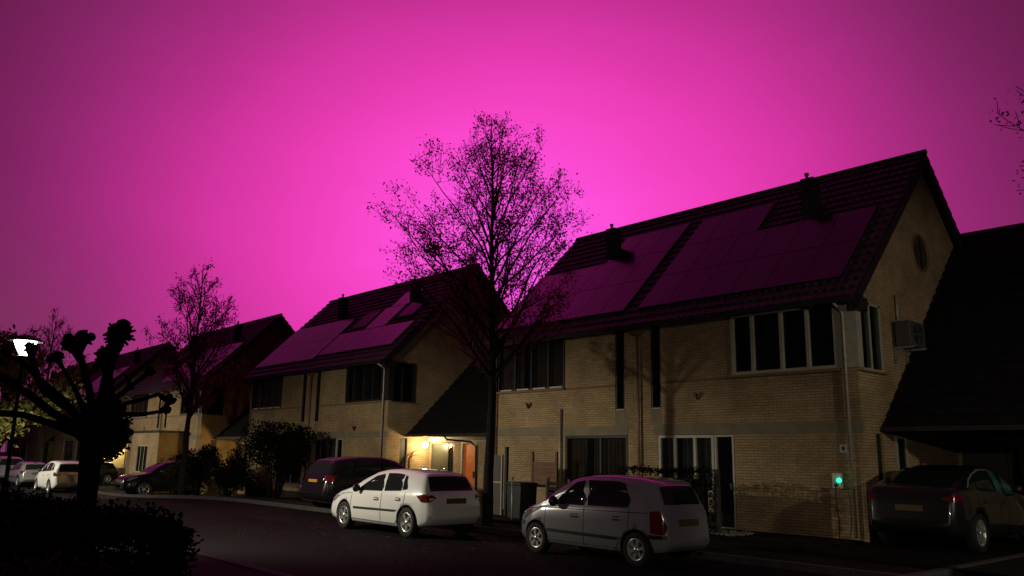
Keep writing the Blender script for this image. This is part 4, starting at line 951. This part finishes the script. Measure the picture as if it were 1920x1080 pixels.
for e_, (p_, c_) in zip(cr.elements, stops): e_.position = p_; e_.color = lin(c_)
# added magenta band above the view, shaped to reflect in the solar panels
sp_ = n.new('ShaderNodeSeparateXYZ'); l.new(tc.outputs['Generated'], sp_.inputs[0])
mr = n.new('ShaderNodeMapRange'); mr.interpolation_type = 'SMOOTHSTEP'; mr.inputs['From Min'].default_value = .48; mr.inputs['From Max'].default_value = .60; l.new(sp_.outputs['Z'], mr.inputs['Value'])
side = n.new('ShaderNodeMapRange'); side.inputs['From Min'].default_value = .3; side.inputs['From Max'].default_value = .85; l.new(dg, side.inputs['Value'])
mx = n.new('ShaderNodeMix'); mx.data_type = 'RGBA'; mr2 = n.new('ShaderNodeMapRange'); mr2.interpolation_type = 'SMOOTHSTEP'; mr2.inputs['From Min'].default_value = .62; mr2.inputs['From Max'].default_value = .80; mr2.inputs['To Min'].default_value = 1; mr2.inputs['To Max'].default_value = .15; l.new(sp_.outputs['Z'], mr2.inputs['Value'])
l.new(mth('MULTIPLY', mth('MULTIPLY', mr.outputs['Result'], mr2.outputs['Result']), side.outputs['Result']), mx.inputs[0]); l.new(rp.outputs[0], mx.inputs[6]); mx.inputs[7].default_value = lin((190, 40, 140))
lo = n.new('ShaderNodeMapRange'); lo.interpolation_type = 'SMOOTHSTEP'; lo.inputs['From Min'].default_value = .30; lo.inputs['From Max'].default_value = .02; l.new(sp_.outputs['Z'], lo.inputs['Value'])
fa = n.new('ShaderNodeMapRange'); fa.inputs['From Min'].default_value = .08; fa.inputs['From Max'].default_value = .20; l.new(ang, fa.inputs['Value'])
fb = n.new('ShaderNodeMapRange'); fb.inputs['From Min'].default_value = .24; fb.inputs['From Max'].default_value = .34; fb.inputs['To Min'].default_value = 1; fb.inputs['To Max'].default_value = 0; l.new(ang, fb.inputs['Value'])
m3 = n.new('ShaderNodeMix'); m3.data_type = 'RGBA'; l.new(mth('MULTIPLY', mth('MULTIPLY', mth('MULTIPLY', lo.outputs['Result'], fa.outputs['Result']), fb.outputs['Result']), .55), m3.inputs[0]); l.new(mx.outputs[2], m3.inputs[6]); m3.inputs[7].default_value = lin((128, 66, 98))
cn = n.new('ShaderNodeTexNoise'); cn.inputs['Scale'].default_value = 5.5; cn.inputs['Detail'].default_value = 7; cn.inputs['Roughness'].default_value = .55; cn.inputs['Distortion'].default_value = .6
cm = n.new('ShaderNodeMapping'); cm.inputs['Scale'].default_value = (1, 1, 2.6); l.new(tc.outputs['Generated'], cm.inputs['Vector']); l.new(cm.outputs[0], cn.inputs['Vector'])
cr2 = n.new('ShaderNodeMapRange'); cr2.inputs['From Min'].default_value = .3; cr2.inputs['From Max'].default_value = .7; cr2.inputs['To Min'].default_value = .975; cr2.inputs['To Max'].default_value = 1.02; l.new(cn.outputs['Fac'], cr2.inputs['Value'])
l.new(m3.outputs[2], bg.inputs[0]); l.new(cr2.outputs['Result'], bg.inputs[1])

scene.view_settings.view_transform = 'Standard'; scene.view_settings.look = 'None'; scene.view_settings.exposure = 0; scene.view_settings.gamma = 1
scene.cycles.use_denoising = True; scene.cycles.max_bounces = 6; scene.cycles.caustics_reflective = False; scene.cycles.caustics_refractive = False
scene.cycles.transparent_max_bounces = 12; scene.cycles.sample_clamp_indirect = 4
